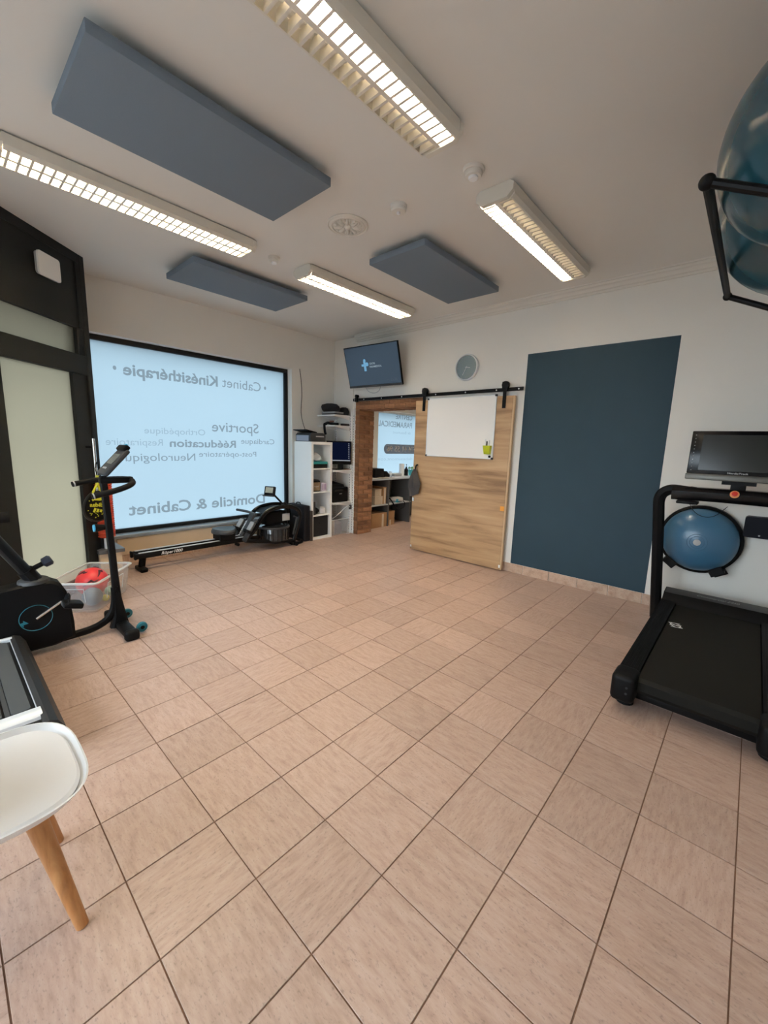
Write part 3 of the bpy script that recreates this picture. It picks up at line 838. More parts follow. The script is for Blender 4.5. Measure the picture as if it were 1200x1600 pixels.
cb = tube(BM(), smooth_pts([(-3.66, 3.52, 2.30), (-3.62, 3.55, 2.21), (-3.5, 3.57, 2.18), (-3.4, 3.57, 2.22), (-3.34, 3.52, 2.29)], 2), 0.004, 6)
obj('cable', cb, M_LGREY, tv)
tag(obj('conduit', B1(-4.005, -3.99, YB - 0.012, YB - 0.0005, 1.98, 2.35), M_WALL), 'thin white cable conduit below the television corner', 'conduit')

# wall cord beside the shop window
cd = tube(BM(), smooth_pts([(XA + 0.006, 2.93, 2.52), (XA + 0.008, 2.95, 2.4), (XA + 0.008, 2.975, 2.15), (XA + 0.008, 2.95, 1.95), (XA + 0.008, 2.955, 1.85), (XA + 0.008, 2.99, 1.72), (XA + 0.03, 3.03, 1.60), (XA + 0.12, 3.02, 1.53)], 2), 0.0045, 6)
tag(obj('cord', cd, M_GREY), 'dark cord running down the wall to the printer', 'cord')

# ================================================================== right side: treadmill, half-ball, ball rack
tm = thing('treadmill', 'large black treadmill with screen against the back wall', 'treadmill', (0.69, 2.5, 0))
CX = 0.69
def zt(y, h=0.0):  # deck rises slightly to the front
    return 0.195 + (y - 1.6) * 0.012 + h
obj('running_belt', prism(BM(), [(1.66, zt(1.66) - 0.02), (1.68, zt(1.68)), (3.2, zt(3.2)), (3.2, 0.10), (1.68, 0.10), (1.655, 0.13)], 'x', CX - 0.26, CX + 0.26), M_BELT, tm)
for s in (-1, 1):
    x0, x1 = sorted((CX + s * 0.265, CX + s * 0.365))
    obj('side_rail', prism(BM(), [(1.72, 0.09), (1.72, zt(1.72, 0.012)), (3.25, zt(3.25, 0.02)), (3.25, 0.07)], 'x', x0, x1), M_BLK, tm)
    rr = BM()
    for k in range(5):
        xx = x0 + 0.014 + k * 0.016
        prism(rr, [(1.74, zt(1.74, 0.011)), (1.74, zt(1.74, 0.0145)), (3.05, zt(3.05, 0.0215)), (3.05, zt(3.05, 0.018))], 'x', xx, xx + 0.005)
    obj('grip_ribs', rr, M_BLK, tm)
    ec = BM(); box(ec, x0 - 0.012, x1 + 0.008, 1.585, 1.75, 0.055, zt(1.7, 0.02), 0.028, 4)
    cap = obj('end_cap', ec, M_BLK, tm)
    for z in (0.12, 0.155):
        obj('screw', cyl(BM(), ((x0 + x1) / 2 + 0.02, 1.579, z), ((x0 + x1) / 2 + 0.02, 1.586, z), 0.006, n=8), M_GREY, cap)
    obj('foot', lathe(BM(), [(0.045, 0), (0.045, 0.03), (0.035, 0.065)], ((x0 + x1) / 2, 1.72, 0), 16), M_RUB, tm)
    obj('front_foot', B1(x0, x1, 3.0, 3.4, 0.0, 0.08, bev=0.02), M_BLK, tm)
obj('rear_bar', B1(CX - 0.3, CX + 0.3, 1.74, 1.80, 0.03, 0.085, bev=0.01), M_BLKM, tm)
obj('rear_roller', cyl(BM(), (CX - 0.27, 1.70, 0.14), (CX + 0.27, 1.70, 0.14), 0.036, n=16), M_BLK, tm)
hood = obj('motor_hood', prism(BM(), [(3.14, zt(3.14, 0.002)), (3.16, 0.245), (3.22, 0.285), (3.33, 0.30), (3.42, 0.27), (3.44, 0.08), (3.2, 0.08)], 'x', CX - 0.362, CX + 0.362), M_BLK, tm)
obj('hood_trim', prism(BM(), [(3.215, 0.2865), (3.33, 0.302), (3.35, 0.296), (3.35, 0.29), (3.22, 0.283)], 'x', CX - 0.355, CX + 0.355), M_GREY, tm)
text('lettering', 'Commercial 2450', (CX - 0.14, 3.255, 0.2945), (1, 0, 0), (0, 1, 0.13), 0.27, 0.03, M_LGREY, tm, shear=0.4)
# white mark on the belt
mk = BM()
ring = [(0.032 * math.cos(t), 0.05 * math.sin(t)) for t in [2 * math.pi * k / 24 for k in range(24)]]
tube(mk, [(a, b, 0) for a, b in ring], 0.0045, 4, closed=True)
for q in ([(-0.05, -0.035, 0), (0.03, -0.06, 0)], [(-0.045, 0.0, 0), (0.045, 0.0, 0)], [(-0.03, 0.06, 0), (0.05, 0.035, 0)], [(-0.03, 0.05, 0), (0.03, -0.05, 0)]):
    tube(mk, q, 0.0045, 4)
mk.transform(Matrix.Translation((0.485, 2.66, zt(2.66, 0.002))) @ Matrix.Rotation(0.5, 4, 'Z') @ Matrix.Diagonal((0.85, 0.85, 0.15, 1)))
obj('belt_emblem', mk, M_WHITE, tm, label='white round emblem on the belt')
# uprights and console bar
for s in (-1, 1):
    pth = smooth_pts([(CX + s * 0.41, 3.32, 0.0), (CX + s * 0.445, 3.26, 0.5), (CX + s * 0.478, 3.20, 0.95), (CX + s * 0.492, 3.175, 1.10), (CX + s * 0.43, 3.17, 1.165), (CX + s * 0.33, 3.17, 1.16), (CX + s * 0.25, 3.17, 1.15)], 3)
    obj('upright', tube(BM(), pth, [0.042] * (len(pth) - 8) + [0.046] * 8, 8, sx=0.85), M_BLK, tm)
cbm = BM()
loft(cbm, [[(CX + u, 3.17 + b * 0.06, 1.135 + 0.012 * math.cos(u * 3) + c * 0.052) for b, c in ((-1, -0.5), (-0.75, -1), (0.75, -1), (1, -0.5), (1, 0.5), (0.5, 1), (-0.5, 0.95), (-1, 0.35))] for u in [-0.40 + 0.08 * k for k in range(11)]])
cbar = obj('console_bar', cbm, M_BLKG, tm)
obj('console_tray', B1(CX - 0.36, CX - 0.22, 3.09, 3.2, 1.062, 1.085, bev=0.006), M_BLK, tm)
obj('console_tray', B1(CX + 0.22, CX + 0.36, 3.09, 3.2, 1.062, 1.085, bev=0.006), M_BLK, tm)
sk = obj('safety_key', lathe(BM(), [(0.028, 0), (0.028, 0.008), (0.019, 0.01)], (CX - 0.012, 3.112, 1.165), 20, (0, -1, 0.45)), mat('orange_ring', srgb(226, 150, 96), 0.4), tm)
obj('key_cap', lathe(BM(), [(0.018, 0.009), (0.018, 0.018), (0.012, 0.021)], (CX - 0.012, 3.112, 1.165), 16, (0, -1, 0.45)), mat('red_plastic', srgb(196, 40, 28), 0.35), sk)
obj('safety_cord', tube(BM(), smooth_pts([(0.41, 3.13, 1.075), (0.45, 3.13, 1.0), (0.52, 3.13, 0.965), (0.59, 3.13, 0.985), (0.65, 3.13, 1.07)], 3), 0.0025, 5), M_BLK, tm)
obj('screen_neck', B1(CX - 0.045, CX + 0.045, 3.16, 3.20, 1.15, 1.30, bev=0.004), M_BLK, tm)
obj('neck_plate', B1(CX - 0.10, CX + 0.10, 3.15, 3.19, 1.232, 1.262), M_BLK, tm)
MS = Matrix.Translation((CX, 3.13, 1.26)) @ Matrix.Rotation(math.radians(-6), 4, 'X')
def sb(*a, **k):
    bm = B1(*a, **k); bm.transform(MS); return bm
scs = obj('display', sb(-0.325, 0.325, -0.012, 0.02, 0.045, 0.375, bev=0.006), M_BLKG, tm)
obj('display_glass', sb(-0.255, 0.255, -0.0135, -0.012, 0.075, 0.345), mat('screen_off', (0.014, 0.015, 0.013, 1), 0.18), scs)
obj('display_chin', sb(-0.33, 0.33, -0.016, 0.02, 0.0, 0.046, bev=0.006), mat('chin_grey', (0.13, 0.125, 0.11, 1), 0.4, metal=0.4), scs)
text('lettering', 'NordicTrack', MS @ Vector((-0.075, -0.0145, 0.053)), (1, 0, 0), MS.to_3x3() @ Vector((0, 0, 1)), 0.12, 0.013, M_LGREY, scs, 0.02)
dots = BM()
for k in range(11):
    z = 0.07 + 0.027 * k
    dd = B1(-0.302, -0.296, -0.0135, -0.0118, z, z + 0.005); dd.transform(MS); merge(dots, dd)
obj('key_legends', dots, M_LGREY, scs)

# half ball on wall hooks
bs = thing('balance_half_ball', 'blue half-dome balance trainer hooked on the back wall', 'balance trainer', (0.485, YB - 0.05, 0.42))
bc = (0.487, YB - 0.045, 0.722)
prof = [(0.272 * math.cos(a), 0.04 + 0.175 * math.sin(a)) for a in [math.pi / 2 * k / 14 for k in range(15)]]; prof[-1] = (0, 0.215)
obj('dome', lathe(BM(), prof, bc, 48, (0, -1, 0)), M_BOSU, bs)
obj('rim', lathe(BM(), [(0.26, -0.01), (0.29, -0.005), (0.298, 0.012), (0.295, 0.04), (0.277, 0.05), (0.268, 0.045)], bc, 48, (0, -1, 0)), M_BLK, bs)
obj('valve_disc', lathe(BM(), [(0.027, 0.208), (0.026, 0.2165), (0.018, 0.218)], bc, 20, (0, -1, 0)), M_LGREY, bs, label='round grey disc at the dome centre')
rings_ = BM()
for r in (0.05, 0.07):
    tube(rings_, [(bc[0] + r * math.cos(t), bc[1] - 0.04 - 0.175 * math.sqrt(1 - (r / 0.272) ** 2) - 0.0005, bc[2] + r * math.sin(t)) for t in [2 * math.pi * k / 32 for k in range(32)]], 0.0022, 5, closed=True)
obj('dome_rings', rings_, M_BOSU, bs)
hkt = thing('wall_hooks', 'black wall hooks gripping the lower rim of the half ball', 'hooks', (0.487, YB - 0.02, 0.4))
for a in (-128, -58):
    t = math.radians(a)
    bm = BM(); box(bm, -0.05, 0.05, -0.12, 0.038, -0.012, 0.006, 0.004, 1); box(bm, -0.05, 0.05, -0.13, -0.115, -0.012, 0.052, 0.004, 1); box(bm, -0.05, 0.05, 0.036, 0.0435, -0.05, 0.006)
    M4 = Matrix.Translation((bc[0], bc[1] , bc[2])) @ Matrix.Rotation(-(t + math.pi / 2), 4, 'Y') @ Matrix.Translation((0, 0, -0.305))
    bm.transform(M4); obj('hook', bm, M_BLKM, hkt)

bxd = thing('wall_speaker', 'black rounded box on the wall at the right picture edge', 'speaker', (0.93, YB, 0.79))
bm = prism(BM(), rrect(0.762, 1.10, 0.80, 0.968, 0.022), 'y', YB - 0.10, YB - 0.001)
obj('body', bm, mat('navy_black', srgb(20, 22, 30), 0.55, spec=0.15), bxd)
obj('indicator', cyl(BM(), (0.862, YB - 0.1015, 0.822), (0.862, YB - 0.099, 0.822), 0.007, n=10), M_LGREY, bxd)

# ball rack on the right wall
rk = thing('ball_rack', 'black tube rack high on the right wall holding gym balls', 'rack', (XR, 1.6, 2.0))
zx = lambda x: 2.352 - (x - 0.514) * 0.51
y0r, y1r = 0.942, 2.27
obj('front_bar', tube(BM(), [(0.514, y0r, 2.352), (0.514, y1r, 2.352)], 0.016, 10), M_BLKM, rk)
for y in (y0r, y1r):
    obj('side_bar', tube(BM(), [(0.514, y, 2.352), (XR - 0.012, y, zx(XR - 0.012))], 0.015, 10), M_BLKM, rk)
    obj('end_knob', sphere(BM(), (0.514, y, 2.352), 0.025 if y == y0r else 0.022, 14, 10), M_BLK, rk)
obj('rear_bar', tube(BM(), [(1.16, y0r, zx(1.16)), (1.16, y1r, zx(1.16))], 0.015, 10), M_BLKM, rk)
obj('wall_bar', B1(XR - 0.012, XR - 0.001, y0r - 0.03, y1r + 0.03, zx(XR) - 0.05, zx(XR) + 0.05), M_BLKM, rk)
def gym_ball(c, r, label):
    t = thing('gym_ball', label, 'gym ball', (c[0], c[1], c[2] - r), group='teal gym balls on the wall rack')
    obj('ball', sphere(BM(), c, r, 48, 32), M_TEAL, t)
    v = Vector((-0.55, 0.55, 0.62)).normalized()
    obj('valve_plug', lathe(BM(), [(0.014, r - 0.002), (0.014, r + 0.001), (0.006, r + 0.003)], c, 14, v), M_LGREY, t)
gym_ball((0.845, 1.137, 2.483), 0.332, 'nearer teal gym ball at the top right edge')
gym_ball((0.86, 1.893, 2.603), 0.406, 'farther teal gym ball, lower in the rack')

# ================================================================== exercise bike
bk = thing('exercise_bike', 'black upright exercise bike with console beside the entrance', 'exercise bike', (-2.66, -0.4, 0))
M_TEALP = mat('teal_plastic', srgb(30, 108, 122), 0.4)
M_BLUEP = mat('sky_plastic', srgb(60, 160, 205), 0.35)
X0 = -2.66
sh = [(-0.335, 0.06), (-0.335, 0.17), (-0.345, 0.30), (-0.362, 0.40), (-0.39, 0.462), (-0.43, 0.487), (-0.56, 0.492), (-0.75, 0.478), (-0.95, 0.44), (-1.06, 0.34), (-1.08, 0.2), (-1.05, 0.07), (-0.95, 0.035), (-0.45, 0.035)]
body = BM()
def shell(poly, cx, hw, bev):
    cy = sum(p[0] for p in poly) / len(poly); cz = sum(p[1] for p in poly) / len(poly)
    inn = [(cy + (a - cy) * (1 - bev), cz + (b - cz) * (1 - bev)) for a, b in poly]
    return [[(cx - hw, a, b) for a, b in inn], [(cx - hw * 0.75, a, b) for a, b in poly], [(cx + hw * 0.75, a, b) for a, b in poly], [(cx + hw, a, b) for a, b in inn]]
loft(body, shell(sh, X0, 0.068, 0.06))
obj('drive_housing', body, M_BLK, bk)
obj('housing_cap', lathe(BM(), [(0.085, 0), (0.08, 0.02), (0.06, 0.03)], (X0, -0.52, 0.485), 24), M_GREY, bk)
xr = X0 + 0.0685
obj('crank_ring', tube(BM(), [(xr, -0.535 + 0.085 * math.cos(t), 0.262 + 0.085 * math.sin(t)) for t in [2 * math.pi * k / 40 for k in range(40)]], 0.0022, 5, closed=True), M_TEALP, bk, label='thin teal ring around the crank')
lb = BM(); prism(lb, [(-0.62, 0.245), (-0.60, 0.215), (-0.60, 0.232), (-0.575, 0.236), (-0.60, 0.262), (-0.60, 0.248)], 'x', xr - 0.004, xr + 0.001)
obj('flash_mark', lb, M_TEALP, bk)
pc, pe = (X0 + 0.085, -0.535, 0.262), (X0 + 0.10, -0.40, 0.35)
ca = obj('crank_arm', tube(BM(), [pc, pe], 0.009, 8), M_CHROME, bk)
obj('crank_arm', tube(BM(), [(X0 - 0.11, -0.535, 0.262), (X0 - 0.12, -0.66, 0.18)], 0.011, 8), M_BLKM, bk)
def pedal(x, y, z):
    bm = BM(); box(bm, x - 0.05, x + 0.05, y - 0.055, y + 0.055, z - 0.02, z + 0.02, 0.012, 2)
    bm.transform(rotm('X', -0.3, (x, y, z)))
    p = obj('pedal', bm, M_BLK, bk)
    st = tube(BM(), smooth_pts([(x - 0.04, y - 0.03, z + 0.02), (x - 0.02, y - 0.015, z + 0.07), (x + 0.025, y - 0.01, z + 0.07), (x + 0.045, y - 0.03, z + 0.02)], 2), 0.014, 6, sx=0.3)
    obj('pedal_strap', st, M_BLK, p)
pedal(X0 + 0.165, -0.355, 0.335); pedal(X0 - 0.185, -0.68, 0.17)
# seat tube and saddle
st0, st1 = Vector((X0, -0.50, 0.47)), Vector((X0, -0.735, 0.90))
obj('seat_tube', tube(BM(), [st0, st1], 0.058, 10, sx=0.6, up=(1, 0, 0)), M_BLK, bk)
obj('tube_collar', tube(BM(), [st0.lerp(st1, 0.02), st0.lerp(st1, 0.24)], 0.068, 10, sx=0.66, up=(1, 0, 0)), M_BLK, bk)
kn = obj('adjust_knob', cyl(BM(), (X0, -0.56, 0.556), (X0, -0.46, 0.603), 0.016, n=10), M_BLK, bk)
obj('knob_grip', lathe(BM(), [(0.02, 0), (0.034, 0.008), (0.036, 0.045), (0.025, 0.055)], (X0, -0.465, 0.60), 8, (0, 0.9, 0.42)), mat('knob_dark', srgb(28, 36, 52), 0.35), kn)
sdl = BM()
loft(sdl, [[(X0 + w * math.cos(t), y, 0.93 + 0.035 * math.sin(t) + h) for t in [2 * math.pi * k / 16 for k in range(16)]] for y, w, h in ((-0.60, 0.02, 0.0), (-0.64, 0.035, 0.0), (-0.74, 0.06, 0.005), (-0.82, 0.11, 0.015), (-0.90, 0.12, 0.025), (-0.94, 0.08, 0.03))])
obj('saddle', sdl, M_RUB, bk)
# base beam and front post
obj('base_beam', tube(BM(), smooth_pts([(X0, -0.95, 0.05), (X0, -0.35, 0.05), (X0, -0.2, 0.06), (X0, -0.10, 0.12), (X0, -0.068, 0.24), (X0, -0.068, 0.34)], 3), 0.027, 10, sx=0.75), M_BLK, bk)
post = BM()
loft(post, [[(X0 + a * w, y + b * d, z) for a, b in ((-1, -0.7), (-0.6, -1), (0.6, -1), (1, -0.7), (1, 0.7), (0.6, 1), (-0.6, 1), (-1, 0.7))] for z, y, w, d in ((0.03, -0.055, 0.03, 0.062), (0.12, -0.05, 0.024, 0.04), (0.26, -0.058, 0.021, 0.027), (0.45, -0.063, 0.02, 0.023), (0.80, -0.073, 0.02, 0.022), (1.17, -0.085, 0.019, 0.022))])
pst = obj('front_post', post, M_BLK, bk)
for z in (0.30, 0.34):
    obj('post_bolt', cyl(BM(), (X0 + 0.027, -0.06, z), (X0 + 0.037, -0.06, z), 0.009, n=8), M_BLKM, pst)
obj('tension_knob', tube(BM(), [(X0, -0.10, 0.80), (X0, -0.16, 0.80)], [0.02, 0.03], 12), M_BLK, bk)
obj('knob_face', cyl(BM(), (X0, -0.16, 0.80), (X0, -0.168, 0.80), 0.026, n=14), M_BLUEP, bk)
def stab(x0, x1, y):
    bm = BM(); box(bm, x0, x1, y - 0.04, y + 0.04, 0.012, 0.07, 0.016, 3)
    s = obj('stabiliser', bm, M_BLK, bk)
    for x in (x0, x1):
        c = BM(); box(c, x - 0.03, x + 0.03, y - 0.048, y + 0.048, 0.0, 0.078, 0.022, 3); obj('foot_cap', c, M_BLK, s)
stab(X0 - 0.25, X0 + 0.25, -0.045)
stab(X0 - 0.25, X0 + 0.03, -0.98)
for x in (X0 - 0.17, X0 + 0.17):
    w = obj('transport_wheel', lathe(BM(), [(0.012, -0.014), (0.034, -0.014), (0.038, -0.006), (0.038, 0.006), (0.034, 0.014), (0.012, 0.014)], (x, 0.045, 0.045), 22, (1, 0, 0)), M_TEALP, bk)
    obj('hub', cyl(BM(), (x - 0.018, 0.045, 0.045), (x + 0.018, 0.045, 0.045), 0.014, n=12), M_BLK, w)
# handlebar and console
hbp = smooth_pts([(X0 - 0.19, -0.23, 1.10), (X0 - 0.21, -0.08, 1.125), (X0 - 0.20, 0.06, 1.13), (X0 - 0.10, 0.10, 1.135), (X0 + 0.02, 0.09, 1.135), (X0 + 0.16, 0.06, 1.12), (X0 + 0.20, -0.05, 1.085), (X0 + 0.19, -0.20, 1.05)], 3)
hb_ = obj('handlebar', tube(BM(), hbp, 0.0195, 12), M_RUB, bk)
for p, q in ((hbp[0], hbp[3]), (hbp[-1], hbp[-4])):
    obj('pulse_sensor', tube(BM(), [Vector(p) * 0.6 + Vector(q) * 0.4, Vector(q)], 0.021, 12), M_LGREY, hb_)
obj('handle_clamp', B1(X0 - 0.03, X0 + 0.03, -0.11, 0.10, 1.115, 1.16, bev=0.008), M_BLK, bk)
MC = Matrix.Translation((X0, -0.015, 1.27)) @ Matrix.Rotation(math.radians(48), 4, 'X')
bm = B1(-0.10, 0.10, -0.12, 0.115, -0.02, 0.012, bev=0.012); bm.transform(MC)
con = obj('console', bm, M_GREY, bk)
bm = B1(-0.065, 0.065, -0.03, 0.06, 0.012, 0.0135); bm.transform(MC); obj('console_screen', bm, mat('lcd', srgb(88, 92, 94), 0.2), con)
bm = B1(-0.09, 0.09, 0.095, 0.14, -0.005, 0.03, bev=0.01); bm.transform(MC); obj('tablet_ledge', bm, M_BLK, con)
bm = B1(-0.02, 0.02, 0.135, 0.155, 0.0, 0.02, bev=0.004); bm.transform(MC); obj('tablet_clip', bm, M_BLUEP, con)
bm = BM()
for xx in (-0.03, 0.0, 0.03): box(bm, xx - 0.008, xx + 0.008, -0.075, -0.06, 0.012, 0.0145)
bm.transform(MC); obj('console_buttons', bm, M_LGREY, con)

# ================================================================== clear tub with balls
tc_ = Vector((-3.415, -0.045, 0)); ta = math.radians(139.5)
tub = thing('storage_tub', 'clear plastic tub of exercise balls in front of entrance', 'tub', tc_, ta)
def trr(hx, hy, z, r=0.04): return [(a, b, z) for a, b in rrect(-hx, hx, -hy, hy, r)]
tbm = BM()
loft(tbm, [trr(0.255, 0.155, 0.004), trr(0.262, 0.162, 0.02), trr(0.29, 0.185, 0.262), trr(0.286, 0.181, 0.262), trr(0.258, 0.158, 0.024)], cap=True)
obj('walls', tbm, M_CLEAR, tub, local=True)
rim = BM()
loft(rim, [trr(0.289, 0.184, 0.258), trr(0.305, 0.20, 0.256), trr(0.308, 0.203, 0.266), trr(0.303, 0.198, 0.272), trr(0.287, 0.182, 0.270), trr(0.289, 0.184, 0.258)], cap=False)
obj('rim', rim, M_BAG, tub, local=True)
for hx, hy, sx, sy in ((0.292, 0, 1, 0), (-0.292, 0, -1, 0)):
    g = BM()
    pts = [(hx * 0.955, -0.085, 0.10), (hx * 0.995, -0.085, 0.215), (hx * 0.995, 0.085, 0.215), (hx * 0.955, 0.085, 0.10)]
    tube(g, pts, 0.003, 6); obj('handle_rib', g, M_BAG, tub, local=True)
g = BM(); tube(g, [(-0.13, -0.172, 0.08), (-0.13, -0.19, 0.215), (0.13, -0.19, 0.215), (0.13, -0.172, 0.08)], 0.003, 6); obj('handle_rib', g, M_BAG, tub, local=True)
MTB = Matrix.Translation(tc_) @ Matrix.Rotation(ta, 4, 'Z')
def ball(name, lx, ly, z, r, m, label):
    c = MTB @ Vector((lx, ly, z)); return tag(obj(name, sphere(BM(), c, r, 28, 18), m), label, 'ball', 'exercise balls in the clear tub'), c
M_REDB = mat('ball_red', srgb(235, 62, 66), 0.4)
t = thing('red_ball', 'bright red ball with dark swoosh marks in the tub', 'ball', MTB @ Vector((0.05, 0.035, 0.03)), group='exercise balls in the clear tub')
cR = MTB @ Vector((0.05, 0.032, 0.165)); obj('ball', sphere(BM(), cR, 0.125, 36, 24), M_REDB, t)
for a, b in ((0.2, 0.9), (1.9, 1.1), (3.3, 0.7), (4.6, 1.0), (5.5, 0.3), (1.0, 0.2)):
    pts = []
    for k in range(7):
        th = a + 0.17 * k; ph = b - 0.35 + 0.14 * k * (1 if k < 4 else 0.5)
        pts.append(cR + Vector((math.cos(th) * math.cos(ph), math.sin(th) * math.cos(ph), math.sin(ph))) * 0.1235)
    obj('swoosh', tube(BM(), pts, [0.003, 0.007, 0.010, 0.011, 0.010, 0.007, 0.003], 6, sx=1.0), mat('swoosh_dark', srgb(86, 34, 48), 0.5), t)
ball('grey_ball', -0.15, -0.07, 0.102, 0.075, mat('ball_grey', srgb(110, 122, 136), 0.5), 'smooth slate grey ball at the near corner of the tub')
ball('mint_ball', 0.02, -0.128, 0.09, 0.045, mat('ball_mint', srgb(160, 205, 185), 0.5, noise=0.35, scale=60), 'speckled mint green ball in the tub')
ball('yellow_ball', -0.06, -0.125, 0.055, 0.028, mat('ball_yellow', srgb(214, 206, 90), 0.6), 'small yellow-green ball on the tub floor')

# ================================================================== racket, roller at the entrance
rt = thing('padel_racket', 'black and yellow racket hanging from the chrome pull handle', 'racket', (-3.76, 0.10, 0.72))
MR = Matrix.Translation(dp(0.56, 0.11, 0.795)) @ Matrix(((DR.x, DN.x, 0, 0), (DR.y, DN.y, 0, 0), (0, 0, 1, 0), (0, 0, 0, 1))) @ Matrix.Rotation(0.40, 4, 'Z') @ Matrix.Rotation(math.radians(6), 4, 'Y')
def head(k, y0, y1):
    return prism(BM(), [(0.108 * k * math.cos(t) * (1 - 0.12 * math.sin(t)), 0.13 * k * math.sin(t)) for t in [2 * math.pi * i / 40 for i in range(40)]], 'y', y0, y1)
bm = head(1, -0.018, 0.018); bm.transform(MR); rh = obj('head', bm, M_BLK, rt)
bm = BM(); tube(bm, [(0.108 * math.cos(t) * (1 - 0.12 * math.sin(t)), 0.0, 0.13 * math.sin(t)) for t in [2 * math.pi * i / 40 for i in range(40)]], 0.02, 6, closed=True, sx=0.35); bm.transform(MR)
obj('rim_band', bm, mat('racket_black', (0.02, 0.02, 0.02, 1), 0.3), rt)
M_YEL = mat('racket_yellow', srgb(205, 205, 50), 0.5)
pb = BM()
for s in (-1, 1):
    tube(pb, [(s * 0.045, 0, 0.115), (s * 0.02, 0, 0.17), (0, 0, 0.21)], 0.010, 8)
tube(pb, [(0, 0, 0.20), (0, 0, 0.29)], 0.016, 10); pb.transform(MR)
obj('handle', pb, M_YEL, rt)
ddx = (MR.to_3x3() @ Vector((-1, 0, 0))); ddy = MR.to_3x3() @ Vector((0, 0, 1))
text('lettering', 'adidas', MR @ Vector((0.075, 0.0195, 0.0)), ddx, ddy, 0.15, 0.035, M_YEL, rh, 0.03)
bm = BM()
for k in range(3):
    b2 = box(BM(), -0.045 + k * 0.03, -0.025 + k * 0.03, 0.018, 0.0195, -0.055, -0.03 + 0.008 * (2 - k)); b2.transform(rotm('Y', 0.35, (-0.03 + k * 0.03, 0, -0.05))); merge(bm, b2)
for k in range(26):
    a = random.uniform(0, 6.28); r = random.uniform(0.55, 0.95)
    x, z = 0.1 * r * math.cos(a), -abs(0.115 * r * math.sin(a)) if k < 18 else abs(0.115 * r * math.sin(a))
    if abs(z) < 0.02 or (abs(x) < 0.055 and -0.06 < z < 0.05): continue
    box(bm, x - 0.004, x + 0.004, 0.018, 0.0195, z - 0.004, z + 0.004)
prism(bm, [(-0.06, 0.06), (0.02, 0.055), (0.055, 0.07), (0.04, 0.095), (-0.03, 0.10)], 'y', 0.018, 0.0193)
bm.transform(MR); obj('print', bm, M_YEL, rh)
stp = tube(BM(), [MR @ Vector((0, 0, 0.28)), dp(0.63, 0.075, 1.14), dp(0.66, 0.075, 1.2)], 0.004, 6)
obj('wrist_cord', stp, M_BLK, rt)

fr_ = thing('foam_roller', 'orange ribbed roller standing on the plinth by the window', 'roller', (-3.95, 0.215, 0.335))
cR2 = (-3.95, 0.215)
prof = [(0.06, 0.45)]
for k in range(26):
    z = 0.455 + k * 0.0215
    prof += [(0.066, z), (0.074, z + 0.004), (0.074, z + 0.014), (0.066, z + 0.018)]
prof += [(0.06, 1.015)]
obj('sleeve', lathe(BM(), prof, (cR2[0], cR2[1], 0), 24), mat('roller_orange', srgb(212, 74, 40), 0.6), fr_)
obj('core', cyl(BM(), (cR2[0], cR2[1], 0.335), (cR2[0], cR2[1], 1.035), 0.03, n=20), M_WHITE, fr_)

# siren on the entrance head panel
sr = thing('siren', 'square white alarm siren on the dark panel above entrance', 'siren', dp(0.33, 0.02, 2.70))
bm = BM(); prism(bm, rrect(0.235, 0.455, 2.69, 2.865, 0.022), 'y', 0.035, 0.05); bm.transform(MD); obj('cover', bm, M_WLAM, sr)
bm = BM(); prism(bm, rrect(0.24, 0.45, 2.695, 2.86, 0.022), 'y', 0.015, 0.03); bm.transform(MD); obj('back_box', bm, M_LGREY, sr)
bm = BM(); lathe(bm, [(0.06, -0.012), (0.06, 0.036)], (0.345, 0, 2.777), 24, (0, 1, 0)); bm.transform(MD); obj('mount', bm, M_LGREY, sr)

# ================================================================== rowing machine
rw = thing('rowing_machine', 'black rowing machine under the shop window', 'rowing machine', (-4.07, 1.6, 0))
XQ = -4.07
bm = BM(); box(bm, XQ - 0.10, XQ + 0.10, 0.50, 0.575, 0.0, 0.05, 0.014, 3); obj('rear_foot', bm, M_BLK, rw)
obj('rear_stem', tube(BM(), [(XQ, 0.54, 0.04), (XQ, 0.56, 0.17)], 0.035, 10), M_BLK, rw)
for s in (-1, 1):
    x = XQ + s * 0.062
    rl = obj('rail', B1(x - 0.02, x + 0.02, 0.47, 1.92, 0.155, 0.212, bev=0.004), M_BLKM, rw)
    obj('rail_track', B1(x - 0.012, x + 0.012, 0.50, 1.90, 0.212, 0.219), M_SILVER, rl)
    obj('rail_cap', B1(x - 0.023, x + 0.023, 0.455, 0.475, 0.15, 0.218, bev=0.005), M_BLK, rl)
text('lettering', 'Röper1000', (XQ + 0.0825, 0.72, 0.168), (0, 1, 0), (0, 0, 1), 0.23, 0.032, M_WHITE, rw, 0.02, shear=0.3)
for y in (0.62, 1.2, 1.75):
    obj('cross_tie', B1(XQ - 0.05, XQ + 0.05, y - 0.02, y + 0.02, 0.16, 0.19), M_BLKM, rw)
bm = BM()
loft(bm, [[(XQ + w * math.cos(t) * (1 + 0.1 * math.cos(2 * t)), 1.49 + d * math.sin(t), z + dz * abs(math.sin(t)) ** 2) for t in [2 * math.pi * k / 28 for k in range(28)]] for w, d, z, dz in ((0.13, 0.12, 0.285, 0), (0.155, 0.15, 0.30, 0), (0.155, 0.15, 0.325, 0.0), (0.14, 0.135, 0.345, 0.012), (0.05, 0.05, 0.338, 0.0))])
obj('seat', bm, mat('seat_pad', srgb(52, 56, 62), 0.45), rw)
obj('seat_carriage', B1(XQ - 0.10, XQ + 0.10, 1.39, 1.59, 0.215, 0.288, bev=0.008), M_BLK, rw)
obj('transport_roller', cyl(BM(), (XQ + 0.03, 1.63, 0.13), (XQ + 0.09, 1.63, 0.13), 0.02, n=14), M_BLK, rw)
